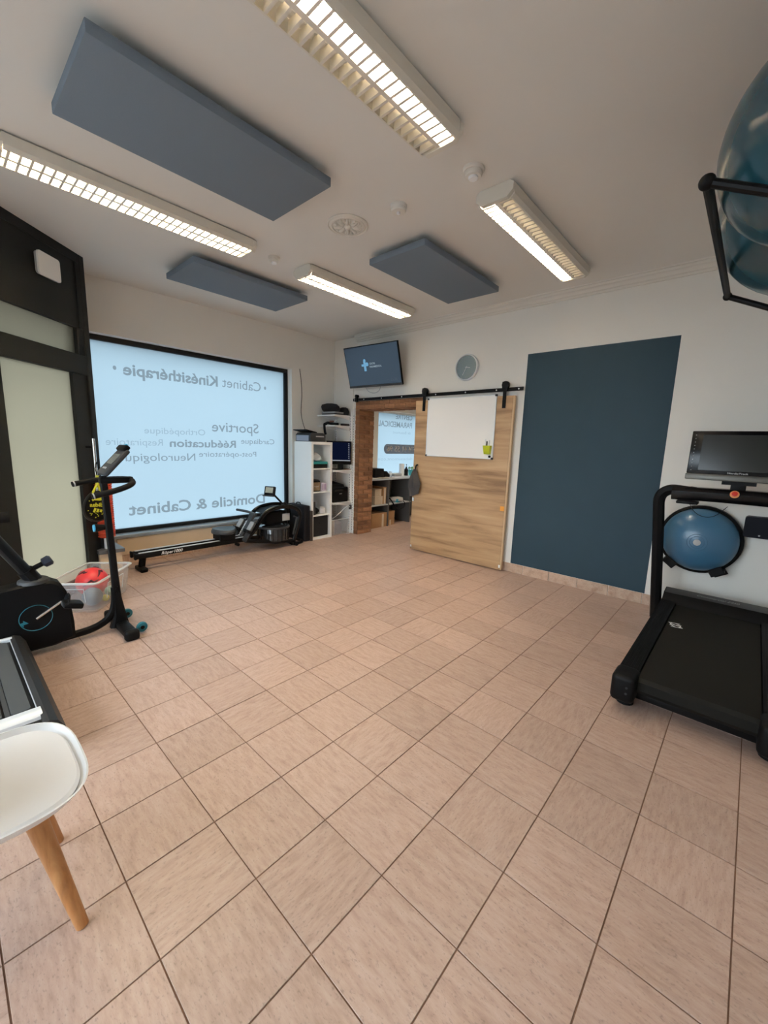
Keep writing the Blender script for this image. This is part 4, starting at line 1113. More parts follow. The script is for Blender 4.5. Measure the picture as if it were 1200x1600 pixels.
# front frame: two arched side tubes
for s in (-1, 1):
    x = XQ + s * 0.135
    pts = smooth_pts([(x, 1.72, 0.19), (x, 1.86, 0.33), (x, 1.95, 0.47), (x, 2.05, 0.545), (x, 2.25, 0.575), (x, 2.45, 0.555), (x, 2.56, 0.47), (x, 2.54, 0.34), (x, 2.44, 0.06)], 3)
    obj('side_arch', tube(BM(), pts, 0.03, 10, sx=0.7), M_BLKG, rw)
    obj('side_beam', tube(BM(), [(x, 1.70, 0.18), (x, 2.15, 0.09), (x, 2.46, 0.07)], 0.026, 8), M_BLKM, rw)
    obj('inner_trim', tube(BM(), [(x + s * 0.012, 2.43, 0.42), (x + s * 0.012, 2.49, 0.40), (x + s * 0.012, 2.42, 0.16)], 0.012, 8), M_GREY, rw)
obj('top_cover', prism(BM(), [(1.98, 0.50), (2.08, 0.545), (2.25, 0.566), (2.43, 0.548), (2.43, 0.53), (2.25, 0.548), (2.08, 0.525)], 'x', XQ - 0.115, XQ + 0.115), M_BLK, rw)
M_TANK = mat('smoked_tank', (0.02, 0.022, 0.025, 1), 0.08, coat=0.5)
obj('water_tank', lathe(BM(), [(0.16, 0.09), (0.21, 0.11), (0.215, 0.27), (0.20, 0.30), (0.08, 0.315)], (XQ, 2.20, 0), 36), M_TANK, rw)
tl = BM()
for k in range(22):
    a = 2 * math.pi * k / 22
    tube(tl, [(XQ + 0.214 * math.cos(a), 2.20 + 0.214 * math.sin(a), 0.12), (XQ + 0.216 * math.cos(a), 2.20 + 0.216 * math.sin(a), 0.27)], 0.006, 5)
obj('tank_ribs', tl, M_BLK, rw)['kind'] = 'stuff'
obj('tank_clamp', lathe(BM(), [(0.218, 0.275), (0.224, 0.285), (0.218, 0.30)], (XQ, 2.20, 0), 36), M_GREY, rw)
obj('flywheel_box', B1(XQ - 0.08, XQ + 0.08, 2.05, 2.36, 0.32, 0.50, bev=0.02), M_BLK, rw)
obj('reflector_plate', B1(XQ + 0.082, XQ + 0.09, 2.29, 2.41, 0.36, 0.46, bev=0.003), M_LGREY, rw)
# foot rests and centre plate
bm = BM(); box(bm, XQ - 0.05, XQ + 0.05, -0.02, 0.012, -0.19, 0.19, 0.004, 1); bm.transform(Matrix.Translation((0, 1.80, 0.33)) @ Matrix.Rotation(math.radians(-33), 4, 'X'))
cp = obj('centre_plate', bm, M_GREY, rw)
RM = Matrix.Rotation(math.radians(-33), 4, 'X').to_3x3()
_o = Vector((XQ - 0.015, 1.80, 0.33)) + RM @ Vector((0, -0.0215, -0.14))
text('lettering', 'HAMMER', _o, RM @ Vector((0, 0, 1)), RM @ Vector((-1, 0, 0)), 0.22, 0.035, M_WHITE, cp, 0.02)
for s in (-1, 1):
    x = XQ + s * 0.135
    bm = BM(); box(bm, x - 0.05, x + 0.05, -0.015, 0.01, -0.15, 0.14, 0.012, 2); bm.transform(Matrix.Translation((0, 1.765, 0.30)) @ Matrix.Rotation(math.radians(-33), 4, 'X'))
    fp = obj('footplate', bm, M_GREY, rw)
    bm = BM(); box(bm, x - 0.045, x + 0.045, -0.03, -0.015, 0.0, 0.12, 0.006, 2); bm.transform(Matrix.Translation((0, 1.765, 0.30)) @ Matrix.Rotation(math.radians(-33), 4, 'X'))
    obj('toe_pad', bm, M_LGREY, fp)
    st_ = tube(BM(), smooth_pts([(x - 0.06, 1.75, 0.285), (x - 0.05, 1.69, 0.32), (x + 0.05, 1.69, 0.32), (x + 0.06, 1.75, 0.285)], 2), 0.022, 6, sx=0.25)
    obj('foot_strap', st_, M_BLK, fp)
obj('pull_bar', tube(BM(), [(XQ - 0.24, 1.80, 0.525), (XQ, 1.815, 0.53), (XQ + 0.24, 1.80, 0.525)], 0.017, 10), M_GREY, rw)
mo = obj('monitor_arm', tube(BM(), [(XQ, 2.38, 0.56), (XQ, 2.20, 0.74)], 0.014, 8), M_BLKM, rw)
obj('arm_joint', sphere(BM(), (XQ, 2.385, 0.575), 0.032, 14, 10), M_BLK, rw)
MM = Matrix.Translation((XQ, 2.155, 0.775)) @ Matrix.Rotation(math.radians(28), 4, 'Z') @ Matrix.Rotation(math.radians(-14), 4, 'X')
bm = B1(-0.075, 0.075, -0.02, 0.03, -0.06, 0.065, bev=0.01); bm.transform(MM); mon = obj('monitor', bm, M_BLK, rw)
bm = B1(-0.055, 0.055, -0.0215, -0.0195, -0.025, 0.05); bm.transform(MM); obj('monitor_screen', bm, mat('lcd_pale', srgb(176, 182, 170), 0.25), mon)
bm = B1(-0.08, 0.08, -0.045, 0.0, -0.075, -0.06, bev=0.004); bm.transform(MM); obj('phone_ledge', bm, M_GREY, mon)
obj('front_foot', tube(BM(), [(XQ - 0.2, 2.45, 0.03), (XQ + 0.2, 2.45, 0.03)], 0.03, 10), M_BLK, rw)
obj('front_skid', tube(BM(), smooth_pts([(XQ + 0.14, 2.40, 0.03), (XQ + 0.16, 2.50, 0.025), (XQ + 0.10, 2.64, 0.025), (XQ - 0.10, 2.64, 0.025)], 2), 0.022, 8), M_BLK, rw)

# ================================================================== platform machine and chair, left foreground
M_COVER = mat('cover_black', (0.018, 0.018, 0.019, 1), 0.45, spec=0.35)
wp = thing('walking_platform', 'low black treadmill deck with silver end strip behind the white chair', 'treadmill', (-2.05, -1.0, 0))
yA, yZ = -1.36, -0.60
bm = BM()
loft(bm, [[(x, yZ - 0.055 + a, b) for a, b in ((-0.02, 0.02), (-0.02, 0.165), (0.0, 0.17), (0.03, 0.158), (0.055, 0.12), (0.055, 0.02))] for x in (-2.56, -1.42)])
obj('side_cover', bm, M_COVER, wp)
bm = BM()
loft(bm, [[(x, yA + 0.055 - a, b) for a, b in ((-0.02, 0.02), (-0.02, 0.165), (0.0, 0.17), (0.03, 0.158), (0.055, 0.12), (0.055, 0.02))] for x in (-2.56, -1.42)])
obj('side_cover', bm, M_COVER, wp)
obj('chassis', B1(-2.55, -1.48, yA + 0.06, yZ - 0.075, 0.02, 0.15), M_BLK, wp)
dk = BM()
for k in range(22):
    y = yA + 0.085 + k * 0.0258
    box(dk, -2.52, -1.57, y, y + 0.017, 0.15, 0.157)
obj('ribbed_mat', dk, mat('deck_rubber', (0.035, 0.037, 0.039, 1), 0.6), wp)
obj('tread_pad', prism(BM(), rrect(-2.50, -1.60, -0.765, -0.695, 0.02), 'z', 0.155, 0.161), mat('deck_pad', (0.055, 0.06, 0.064, 1), 0.6), wp)
obj('trim_line', B1(-2.52, -1.57, -0.678, -0.6765, 0.15, 0.166), M_SILVER, wp)
es = obj('end_strip', prism(BM(), [(-1.57, 0.165), (-1.565, 0.174), (-1.515, 0.172), (-1.50, 0.162), (-1.465, 0.075), (-1.465, 0.02), (-1.57, 0.02)], 'y', yA + 0.06, yZ - 0.066), M_SILVER, wp)
obj('end_strip', prism(BM(), [(-2.565, 0.03), (-2.56, 0.165), (-2.525, 0.172), (-2.52, 0.165), (-2.52, 0.03)], 'y', yA + 0.06, yZ - 0.066), M_SILVER, wp)
text('lettering', 'OPTIMAL', (-1.481, -0.90, 0.105), (0, 1, 0), (-0.33, 0, 1), 0.17, 0.026, M_LGREY, es, 0.02)

wp.scale = (1, 1, 1.14)
ch = thing('side_chair', 'white shell chair with pale cushion and beech legs', 'chair', (-0.79, -0.88, 0))
hx_, y1_, y0_ = 0.262, -0.648, -1.12
yc = (y1_ + y0_) / 2; hy_ = (y1_ - y0_) / 2
def outline(k, z, dz, n=48, p=3.2):
    r = []
    for i in range(n):
        t = 2 * math.pi * i / n; c, s = math.cos(t), math.sin(t)
        u = abs(c) ** (2 / p) * (1 if c > 0 else -1); v = abs(s) ** (2 / p) * (1 if s > 0 else -1)
        taper = 1 - 0.06 * (1 - v) * 0.5
        r.append((-0.79 + u * hx_ * k * taper, yc + v * hy_ * k, z + dz * (abs(u) ** 3 * 0.7 + max(0, -v) ** 3)))
    return r
shell_ = BM()
loft(shell_, [outline(0.45, 0.3650, 0.0), outline(0.72, 0.3700, 0.004), outline(0.86, 0.3860, 0.008), outline(0.975, 0.4180, 0.012), outline(0.99, 0.4240, 0.012), outline(0.97, 0.4250, 0.012), outline(0.925, 0.4020, 0.010), outline(0.87, 0.3900, 0.01), outline(0.5, 0.3870, 0.0)])
obj('seat_shell', shell_, M_WHITE, ch)
cus = BM()
loft(cus, [outline(0.88, 0.3960, 0.008), outline(0.90, 0.4070, 0.010), outline(0.87, 0.4170, 0.010), outline(0.6, 0.4210, 0.004), outline(0.2, 0.4210, 0.0)])
obj('cushion', cus, mat('cushion_white', (0.86, 0.86, 0.87, 1), 0.6), ch)
bk_ = BM()
loft(bk_, [[(-0.79 + u * w, y + 0.07 * abs(u) ** 2 + o, z) for u, o in [(-1 + 0.2 * k, 0.0) for k in range(11)] + [(1 - 0.2 * k, 0.014) for k in range(11)]] for z, y, w in ((0.40, -1.11, 0.22), (0.50, -1.15, 0.235), (0.62, -1.19, 0.24), (0.74, -1.22, 0.225), (0.81, -1.235, 0.17), (0.83, -1.24, 0.08))])
obj('backrest', bk_, M_WHITE, ch)
for (fx, fy), (tx, ty) in (((-0.556, -0.728), (-0.655, -0.80)), ((-0.93, -0.722), (-0.88, -0.80)), ((-0.56, -1.10), (-0.655, -1.0)), ((-1.02, -1.10), (-0.925, -1.0))):
    obj('leg', tube(BM(), [(fx, fy, 0.0), (tx, ty, 0.38)], [0.0165, 0.028], 16), M_BEECH, ch)
obj('under_frame', box(B1(-0.93, -0.65, -0.82, -0.785, 0.352, 0.375), -0.93, -0.65, -1.02, -0.985, 0.352, 0.375), M_BLKM, ch)

# ================================================================== white shelf unit in the corner
kx0, kx1, ky0, ky1, kh = -4.40, -3.99, 2.795, 3.19, 1.456
ks = thing('cube_shelf', 'tall narrow white cube shelf beside the shop window', 'shelf', (-4.19, 2.99, 0))
obj('side_panel', B1(kx0, kx1, ky0, ky0 + 0.038, 0, kh), M_WLAM, ks)
obj('side_panel', B1(kx0, kx1, ky1 - 0.038, ky1, 0, kh), M_WLAM, ks)
obj('top_panel', B1(kx0, kx1, ky0 + 0.038, ky1 - 0.038, kh - 0.038, kh), M_WLAM, ks)
obj('bottom_panel', B1(kx0, kx1, ky0 + 0.038, ky1 - 0.038, 0, 0.038), M_WLAM, ks)
SZ = [0.372, 0.722, 1.070]
for z in SZ: obj('shelf_board', B1(kx0, kx1, ky0 + 0.038, ky1 - 0.038, z - 0.016, z), M_WLAM, ks)
yi0, yi1 = ky0 + 0.04, ky1 - 0.04
# cube contents
fb = thing('fabric_box', 'black fabric drawer box in the bottom shelf cube', 'box', (-4.15, 2.99, 0.038))
obj('body', B1(-4.36, -4.02, yi0 + 0.012, yi1 - 0.012, 0.039, 0.345, bev=0.006), mat('black_fabric', (0.012, 0.011, 0.011, 1), 0.9, noise=0.2, scale=150), fb)
obj('pull_loop', tube(BM(), smooth_pts([(-4.02, 2.96, 0.26), (-4.008, 2.965, 0.24), (-4.008, 3.0, 0.24), (-4.02, 3.005, 0.26)], 2), 0.005, 6), M_BLK, fb)
tag(obj('grey_case', B1(-4.28, -4.02, yi0 + 0.005, yi0 + 0.065, SZ[0] + 0.0005, SZ[0] + 0.20, bev=0.006), M_GREY), 'dark grey upright case on the third cube down', 'case')
tag(obj('black_pouch', sphere(BM(), (-4.14, 2.965, SZ[0] + 0.05), 1, 20, 12, (0.10, 0.055, 0.0495)), M_BLK), 'soft black pouch between grey case and white jar', 'pouch')
jar = thing('round_jar', 'squat pale jar at the right of the third cube', 'jar', (-4.07, 3.06, SZ[0]))
obj('body', lathe(BM(), [(0.03, 0.0005), (0.048, 0.012), (0.052, 0.06), (0.042, 0.085)], (-4.07, 3.06, SZ[0]), 22), mat('jar_pale', (0.62, 0.6, 0.6, 1), 0.4), jar)
obj('lid', lathe(BM(), [(0.043, 0.085), (0.043, 0.1), (0.03, 0.105)], (-4.07, 3.06, SZ[0]), 22), M_LGREY, jar)
spk = thing('radio_speaker', 'brown-grilled black speaker in the second cube', 'speaker', (-4.1, 2.915, SZ[1]))
obj('case', B1(-4.17, -4.03, yi0 + 0.002, yi0 + 0.165, SZ[1] + 0.0005, SZ[1] + 0.165, bev=0.014), M_BLK, spk)
obj('grille', B1(-4.032, -4.026, yi0 + 0.012, yi0 + 0.155, SZ[1] + 0.014, SZ[1] + 0.14), mat('grille_brown', srgb(128, 108, 82), 0.8, noise=0.2, scale=120), spk)
obj('top_plate', B1(-4.15, -4.05, yi0 + 0.02, yi0 + 0.145, SZ[1] + 0.165, SZ[1] + 0.178, bev=0.004), M_GREY, spk)
text('lettering', 'Marshall', (-4.0255, yi0 + 0.04, SZ[1] + 0.07), (0, 1, 0), (0, 0, 1), 0.085, 0.022, M_LGREY, spk)
pk = thing('carton', 'pale lilac carton beside the brown speaker', 'carton', (-4.08, 3.06, SZ[1]))
obj('box', B1(-4.13, -4.03, 3.02, 3.115, SZ[1] + 0.0005, SZ[1] + 0.125, bev=0.002), mat('carton_lilac', srgb(206, 196, 208), 0.6), pk)
for k in range(3): obj('print_stripe', B1(-4.0305, -4.0285, 3.03 + 0.028 * k, 3.045 + 0.028 * k, SZ[1] + 0.02, SZ[1] + 0.11), mat('print_mauve', srgb(150, 130, 160), 0.6), pk)
tb_ = thing('lidded_box', 'black box with turquoise lid in the top cube', 'box', (-4.15, 2.97, SZ[2]))
obj('tray', B1(-4.28, -4.02, yi0 + 0.006, yi1 - 0.03, SZ[2] + 0.0005, SZ[2] + 0.06, bev=0.004), M_BLK, tb_)
obj('lid', B1(-4.285, -4.015, yi0 + 0.003, yi1 - 0.027, SZ[2] + 0.06, SZ[2] + 0.098, bev=0.006), mat('turquoise', srgb(52, 150, 150), 0.5), tb_)
pbg = BM()
loft(pbg, [[(-4.15 + r * (1 + 0.25 * math.sin(3 * t + q)) * math.cos(t) * 1.1, 2.965 + r * (1 + 0.2 * math.sin(4 * t + q)) * math.sin(t), SZ[2] + z + 0.012 * math.sin(5 * t)) for t in [2 * math.pi * k / 24 for k in range(24)]] for r, z, q in ((0.05, 0.112, 0), (0.105, 0.122, 0.5), (0.10, 0.16, 1.0), (0.06, 0.20, 1.6), (0.02, 0.225, 2))])
tag(obj('plastic_bag', pbg, M_BAG), 'crumpled clear bag on the turquoise lid', 'bag')
for nm, z, lb in (('wall_socket', 0.95, 'white wall socket seen through the second cube'), ('wall_socket', 0.60, 'white wall socket seen through the third cube')):
    s_ = thing(nm, lb, 'socket', (XA, 3.07, z - 0.04))
    obj('plate', B1(XA, XA + 0.01, 3.03, 3.11, z - 0.04, z + 0.04, bev=0.003), M_WHITE, s_)
    obj('recess', cyl(BM(), (XA + 0.0101, 3.07, z), (XA + 0.0115, 3.07, z), 0.022, n=18), M_LGREY, s_)
# printer on top
pr = thing('scanner_printer', 'grey and black printer on top of the cube shelf', 'printer', (-4.18, 2.98, kh))
bm = BM(); prism(bm, [(2.80, kh + 0.001), (2.80, kh + 0.10), (2.83, kh + 0.13), (3.07, kh + 0.115), (3.08, kh + 0.09), (3.08, kh + 0.001)], 'x', -4.37, -4.02)
obj('body', bm, M_GREY, pr)
bm = B1(-4.36, -4.03, 2.74, 2.93, 0.0, 0.012, bev=0.003); bm.transform(Matrix.Translation((0, 0, kh + 0.145)) @ rotm('X', math.radians(-10), (0, 2.83, 0)))
obj('paper_tray', bm, M_BLK, pr)
obj('side_panel', B1(-4.35, -4.06, 2.796, 2.80, kh + 0.01, kh + 0.09), mat('printer_light', srgb(150, 155, 170), 0.4), pr)
obj('control_strip', B1(-4.021, -4.018, 2.90, 3.05, kh + 0.07, kh + 0.085), M_LGREY, pr)
obj('lid', B1(-4.36, -4.05, 2.95, 3.07, kh + 0.118, kh + 0.128, bev=0.003), M_BLK, pr)
# items at the foot of the shelf
cs = thing('black_case', 'tall black padded case standing behind the rower front', 'case', (-4.18, 2.72, 0))
bm = BM(); box(bm, -4.40, -3.99, 2.665, 2.775, 0.0, 0.53, 0.015, 3); obj('body', bm, mat('case_black', (0.010, 0.010, 0.013, 1), 0.75, spec=0.2), cs)
obj('zip_band', B1(-4.402, -3.988, 2.712, 2.722, 0.02, 0.51), M_BLK, cs)
obj('handle', tube(BM(), smooth_pts([(-4.25, 2.72, 0.53), (-4.24, 2.72, 0.56), (-4.16, 2.72, 0.56), (-4.15, 2.72, 0.53)], 2), 0.008, 6), M_BLK, cs)
bm = BM(); box(bm, -4.05, -3.958, 2.7785, 2.794, 0.0, 0.455, 0.002, 1); box(bm, -3.988, -3.958, 2.772, 2.80, 0.0, 0.455, 0.002, 1)
tag(obj('brown_board', bm, mat('brown_board', srgb(74, 64, 56), 0.6, noise=0.1, scale=10)), 'narrow dark brown board at the foot of the cube shelf', 'board')

# ================================================================== slotted corner shelving
sv = thing('corner_shelving', 'white slotted shelving in the corner left of the passage', 'shelving', (-4.22, 3.43, 0))
for z, x1, y0 in ((1.875, -4.035, 3.27), (1.715, -4.035, 3.27), (1.035, -3.985, 3.20), (0.525, -3.985, 3.20)):
    b_ = obj('shelf_board', B1(XA + 0.002, x1, y0, YB - 0.012, z - 0.02, z), M_WLAM, sv)
    for x in (-4.40, x1 - 0.03):
        obj('bracket', prism(BM(), [(YB - 0.02, z - 0.02), (y0 + 0.03, z - 0.02), (YB - 0.02, z - 0.07)], 'x', x - 0.006, x + 0.006), M_WLAM, b_)
for x in (-4.38, -4.035, -3.965):
    up_ = obj('slotted_upright', B1(x - 0.014, x + 0.014, YB - 0.016, YB - 0.0005, 0.02, 1.98 if x > -4.1 else 1.9), M_WLAM, sv)
    sl_ = BM()
    for k in range(46):
        box(sl_, x - 0.004, x + 0.004, YB - 0.0168, YB - 0.0155, 0.06 + 0.04 * k, 0.078 + 0.04 * k)
    obj('slots', sl_, M_GREY, up_)['kind'] = 'stuff'
# on the shelves
random.seed(5)
def blob(rings_, m, name, label, cat):
    bm = BM(); loft(bm, [[(x + r1 * (1 + 0.15 * math.sin(3 * t + k)) * math.cos(t), y + r2 * (1 + 0.12 * math.sin(4 * t + 2 * k)) * math.sin(t), z) for t in [2 * math.pi * j / 20 for j in range(20)]] for k, (x, y, z, r1, r2) in enumerate(rings_)])
    return tag(obj(name, bm, m), label, cat)
M_CLOTH = mat('black_cloth', (0.01, 0.01, 0.012, 1), 0.95, noise=0.3, scale=40, bump=0.6)
lp = thing('laptop', 'closed grey laptop under the black bag on the top shelf', 'laptop', (-4.2, 3.35, 1.875))
obj('base', B1(-4.36, -4.06, 3.285, 3.47, 1.8755, 1.897, bev=0.004), M_GREY, lp)
obj('lid', B1(-4.36, -4.06, 3.285, 3.47, 1.8975, 1.92, bev=0.004), M_LGREY, lp)
blob([(-4.25, 3.37, 1.921, 0.15, 0.085), (-4.25, 3.37, 1.95, 0.175, 0.105), (-4.25, 3.37, 2.0, 0.175, 0.105), (-4.26, 3.37, 2.035, 0.15, 0.085), (-4.28, 3.37, 2.05, 0.08, 0.045)], M_CLOTH, 'black_bag', 'rolled black bag lying on the laptop, top shelf', 'bag')
blob([(-4.14, 3.53, 1.8755, 0.10, 0.055), (-4.14, 3.53, 1.93, 0.115, 0.06), (-4.13, 3.53, 1.98, 0.09, 0.05), (-4.12, 3.53, 2.0, 0.04, 0.025)], M_CLOTH, 'backpack', 'limp black backpack at the right end of the top shelf', 'bag')
blt = thing('support_belt', 'black belt draped over the second shelf edge', 'belt', (-4.28, 3.3, 1.715))
obj('coil', tube(BM(), smooth_pts([(-4.36, 3.36, 1.735), (-4.27, 3.32, 1.76), (-4.2, 3.36, 1.74), (-4.12, 3.42, 1.735)], 2), 0.022, 8), M_CLOTH, blt)
obj('hanging_strap', tube(BM(), smooth_pts([(-4.28, 3.32, 1.75), (-4.27, 3.262, 1.75), (-4.265, 3.258, 1.70), (-4.255, 3.258, 1.64), (-4.23, 3.255, 1.57)], 2), 0.022, 8, sx=0.22, up=(0, 1, 0)), M_CLOTH, blt)
tag(obj('wooden_clamp', B1(-4.2, -4.13, 3.3, 3.34, 1.7625, 1.785, bev=0.005), mat('rosy_wood', srgb(120, 82, 70), 0.6)), 'small reddish piece lying on the black belt', 'clamp')
tag(obj('black_sleeve', B1(-4.11, -4.045, 3.45, 3.59, 1.7155, 1.75, bev=0.008), M_CLOTH), 'flat black sleeve at the right end of the second shelf', 'sleeve')
mn = thing('desktop_monitor', 'desktop monitor with dark blue screen on the corner shelf', 'monitor', (-4.1, 3.4, 1.035))
MQ = Matrix.Translation((-4.06, 3.42, 1.30)) @ Matrix.Rotation(math.radians(58), 4, 'Z') @ Matrix.Rotation(math.radians(-5), 4, 'X')
def mq(*a, **k):
    bm = B1(*a, **k); bm.transform(MQ); return bm
pnl = obj('panel', mq(-0.22, 0.17, -0.012, 0.018, -0.18, 0.18, bev=0.006), M_BLK, mn)
obj('screen', mq(-0.205, 0.15, -0.0135, -0.012, -0.13, 0.16), emat('desk_blue', srgb(20, 28, 56), 0.18), pnl)
ic = BM()
for k in range(9): merge(ic, mq(0.12, 0.135, -0.0145, -0.0134, 0.145 - 0.028 * k - 0.01, 0.145 - 0.028 * k))
merge(ic, mq(-0.205, 0.15, -0.0145, -0.0134, -0.128, -0.115))
obj('desktop_icons', ic, emat('icon_white', srgb(200, 205, 215), 0.22), pnl)
obj('stand', mq(-0.04, 0.04, 0.0, 0.03, -0.26, -0.12), M_BLK, mn)
obj('foot', B1(-4.15, -4.02, 3.31, 3.47, 1.0355, 1.05, bev=0.004), M_BLK, mn)
tag(obj('papers', B1(-4.13, -4.0, 3.48, 3.59, 1.0355, 1.048), mat('paper_tan', srgb(150, 120, 98), 0.8)), 'brown notebook beside the monitor foot', 'notebook')
lpz = thing('laser_printer', 'black laser printer on the lower corner shelf', 'printer', (-4.18, 3.4, 0.525))
bm = BM(); box(bm, -4.36, -4.02, 3.235, 3.56, 0.526, 0.76, 0.018, 3); obj('body', bm, M_BLK, lpz)
bm = BM(); prism(bm, [(-4.34, 0.76), (-4.05, 0.76), (-4.07, 0.80), (-4.33, 0.83)], 'y', 3.25, 3.5); obj('scanner_lid', bm, M_BLK, lpz)
obj('paper_slot', B1(-4.021, -4.017, 3.27, 3.53, 0.70, 0.735), M_BLKG, lpz)
obj('badge', B1(-4.0205, -4.017, 3.37, 3.42, 0.655, 0.665), M_LGREY, lpz)
cbx = thing('clear_box', 'clear plastic box of odds on the floor under the shelves', 'box', (-4.17, 3.4, 0))
def cb2(g, z0, z1): return [(-4.32 - g, 3.215 - g, z0), (-4.02 + g, 3.215 - g, z0), (-4.02 + g, 3.55 + g, z0), (-4.32 - g, 3.55 + g, z0)]
cbb = BM(); loft(cbb, [cb2(0, 0.003, 0), cb2(0.012, 0.25, 0), cb2(0.008, 0.25, 0), cb2(-0.004, 0.008, 0)]); obj('walls', cbb, M_CLEAR, cbx)
obj('rim', loft(BM(), [cb2(0.012, 0.245, 0), cb2(0.02, 0.248, 0), cb2(0.02, 0.258, 0), cb2(0.008, 0.258, 0)], cap=False), M_BAG, cbx)
tag(obj('beige_carton', B1(-4.30, -4.06, 3.235, 3.31, 0.01, 0.235, bev=0.003), mat('carton_beige', srgb(196, 176, 158), 0.8)), 'beige carton inside the clear floor box', 'carton')
blob([(-4.16, 3.43, 0.01, 0.09, 0.08), (-4.16, 3.43, 0.10, 0.11, 0.095), (-4.16, 3.43, 0.17, 0.09, 0.08), (-4.16, 3.43, 0.2, 0.04, 0.04)], mat('mauve_cloth', srgb(120, 108, 116), 0.9), 'mauve_cloth', 'folded mauve cloth inside the clear floor box', 'cloth')
blb = thing('spray_bottle', 'small dark bottle with white cap by the clear box', 'bottle', (-4.08, 3.23, 0.258))
obj('body', lathe(BM(), [(0.02, 0), (0.022, 0.01), (0.022, 0.06), (0.01, 0.08)], (-4.05, 3.222, 0.26), 14), M_BLK, blb)
obj('cap', lathe(BM(), [(0.011, 0.08), (0.011, 0.1), (0.006, 0.105)], (-4.05, 3.222, 0.26), 14), M_WHITE, blb)
tag(obj('white_cable', tube(BM(), smooth_pts([(-4.04, 3.24, 0.27), (-4.02, 3.33, 0.32), (-4.0, 3.45, 0.42), (-3.99, 3.54, 0.47), (-3.985, 3.585, 0.42), (-3.98, 3.585, 0.2), (-3.96, 3.565, 0.03), (-3.955, 3.53, 0.012), (-3.99, 3.5, 0.012)], 3), 0.004, 6), M_WHITE), 'white cable looping beside the clear floor box', 'cable')
tag(obj('adapter', B1(-4.02, -3.97, 3.57, 3.598, 0.40, 0.47, bev=0.008), M_GREY), 'grey plug adapter hanging under the lowest shelf', 'adapter')

# ================================================================== office seen through the passage
M_GDESK = mat('grey_board', srgb(86, 86, 86), 0.5)
M_DTOP = mat('desk_top', srgb(176, 182, 188), 0.3)
dkk = thing('office_desk', 'grey desk with open shelves below the office window', 'desk', (-4.2, 5.0, 0))
obj('desk_top', B1(XA + 0.005, -3.97, 3.98, 6.2, 0.835, 0.86, bev=0.002), M_DTOP, dkk)
obj('shelf_board', B1(XA + 0.005, -3.99, 4.0, 5.16, 0.385, 0.405), M_LGREY, dkk)
for y in (4.0, 4.50, 5.11, 6.1):
    obj('upright_board', B1(XA + 0.005, -3.985, y, y + 0.022, 0.0, 0.835), M_GDESK, dkk)
obj('back_board', B1(XA + 0.004, XA + 0.016, 4.02, 6.1, 0.0, 0.835), M_GDESK, dkk)
def carton(name, x0, x1, y0, y1, z0, z1, m, label, tape=None):
    t = thing(name, label, 'box', ((x0 + x1) / 2, (y0 + y1) / 2, z0))
    obj('box', B1(x0, x1, y0, y1, z0 + 0.0005, z1, bev=0.002), m, t)
    fl = BM(); box(fl, x0 - 0.002, x1 + 0.003, y0 - 0.002, y1 + 0.002, z1 - 0.012, z1 + 0.002); obj('lid_flap', fl, m, t)
    if tape: obj('tape', B1(x1 + 0.0002, x1 + 0.002, tape[0], tape[1], z0 + 0.004, z1 - 0.013), M_CARDL, t)
    return t
carton('white_carton', -4.28, -4.03, 4.20, 4.40, 0.405, 0.545, M_CARDL, 'white carton at the bottom of the pair on the desk shelf')
carton('white_carton', -4.24, -4.05, 4.22, 4.385, 0.548, 0.67, M_CARDL, 'smaller white carton stacked on the other white carton')
carton('binder_box', -4.36, -4.03, 4.41, 4.49, 0.405, 0.70, M_CARD, 'brown upright file box on the desk shelf', (4.43, 4.475))
carton('moving_box', -4.36, -4.0, 4.10, 4.49, 0.0, 0.25, M_CARD, 'large brown carton on the floor under the desk', (4.36, 4.41))
carton('parcel', -4.30, -4.03, 4.53, 4.74, 0.0, 0.11, M_CARD, 'flat brown parcel under another parcel below the desk', (4.60, 4.64))
carton('parcel', -4.30, -4.04, 4.54, 4.75, 0.113, 0.25, M_CARD, 'brown parcel lying on top of the flat parcel')
blob([(-4.15, 4.85, 0.4055, 0.13, 0.15), (-4.13, 4.85, 0.44, 0.15, 0.17), (-4.12, 4.86, 0.475, 0.12, 0.15), (-4.12, 4.87, 0.49, 0.05, 0.08)], mat('linen', srgb(176, 170, 166), 0.9), 'folded_linen', 'folded pale linen on the desk shelf', 'linen')
tag(obj('blue_packet', B1(-4.05, -3.995, 4.76, 4.84, 0.406, 0.47, bev=0.01), mat('packet_blue', srgb(70, 150, 170), 0.5)), 'small blue packet in front of the linen', 'packet')
tag(obj('bag_strap', tube(BM(), smooth_pts([(-4.05, 4.6, 0.5), (-3.985, 4.62, 0.42), (-3.97, 4.68, 0.33), (-3.968, 4.80, 0.28), (-3.968, 4.92, 0.30), (-3.975, 4.97, 0.38), (-4.0, 4.93, 0.43)], 3), 0.014, 8, sx=0.4), M_BLK), 'black bag strap hanging over the desk shelf', 'strap')
tag(obj('black_bin', B1(-4.40, -4.16, 4.33, 4.56, 0.8605, 1.02, bev=0.008), M_BLK), 'black letter tray box at the left of the desk', 'box')
tag(obj('card_reader', prism(BM(), [(4.58, 0.8605), (4.74, 0.8605), (4.74, 0.90), (4.66, 0.97), (4.58, 0.97)], 'x', -4.36, -4.18), M_BLK), 'black wedge-shaped telephone beside the letter tray', 'telephone')
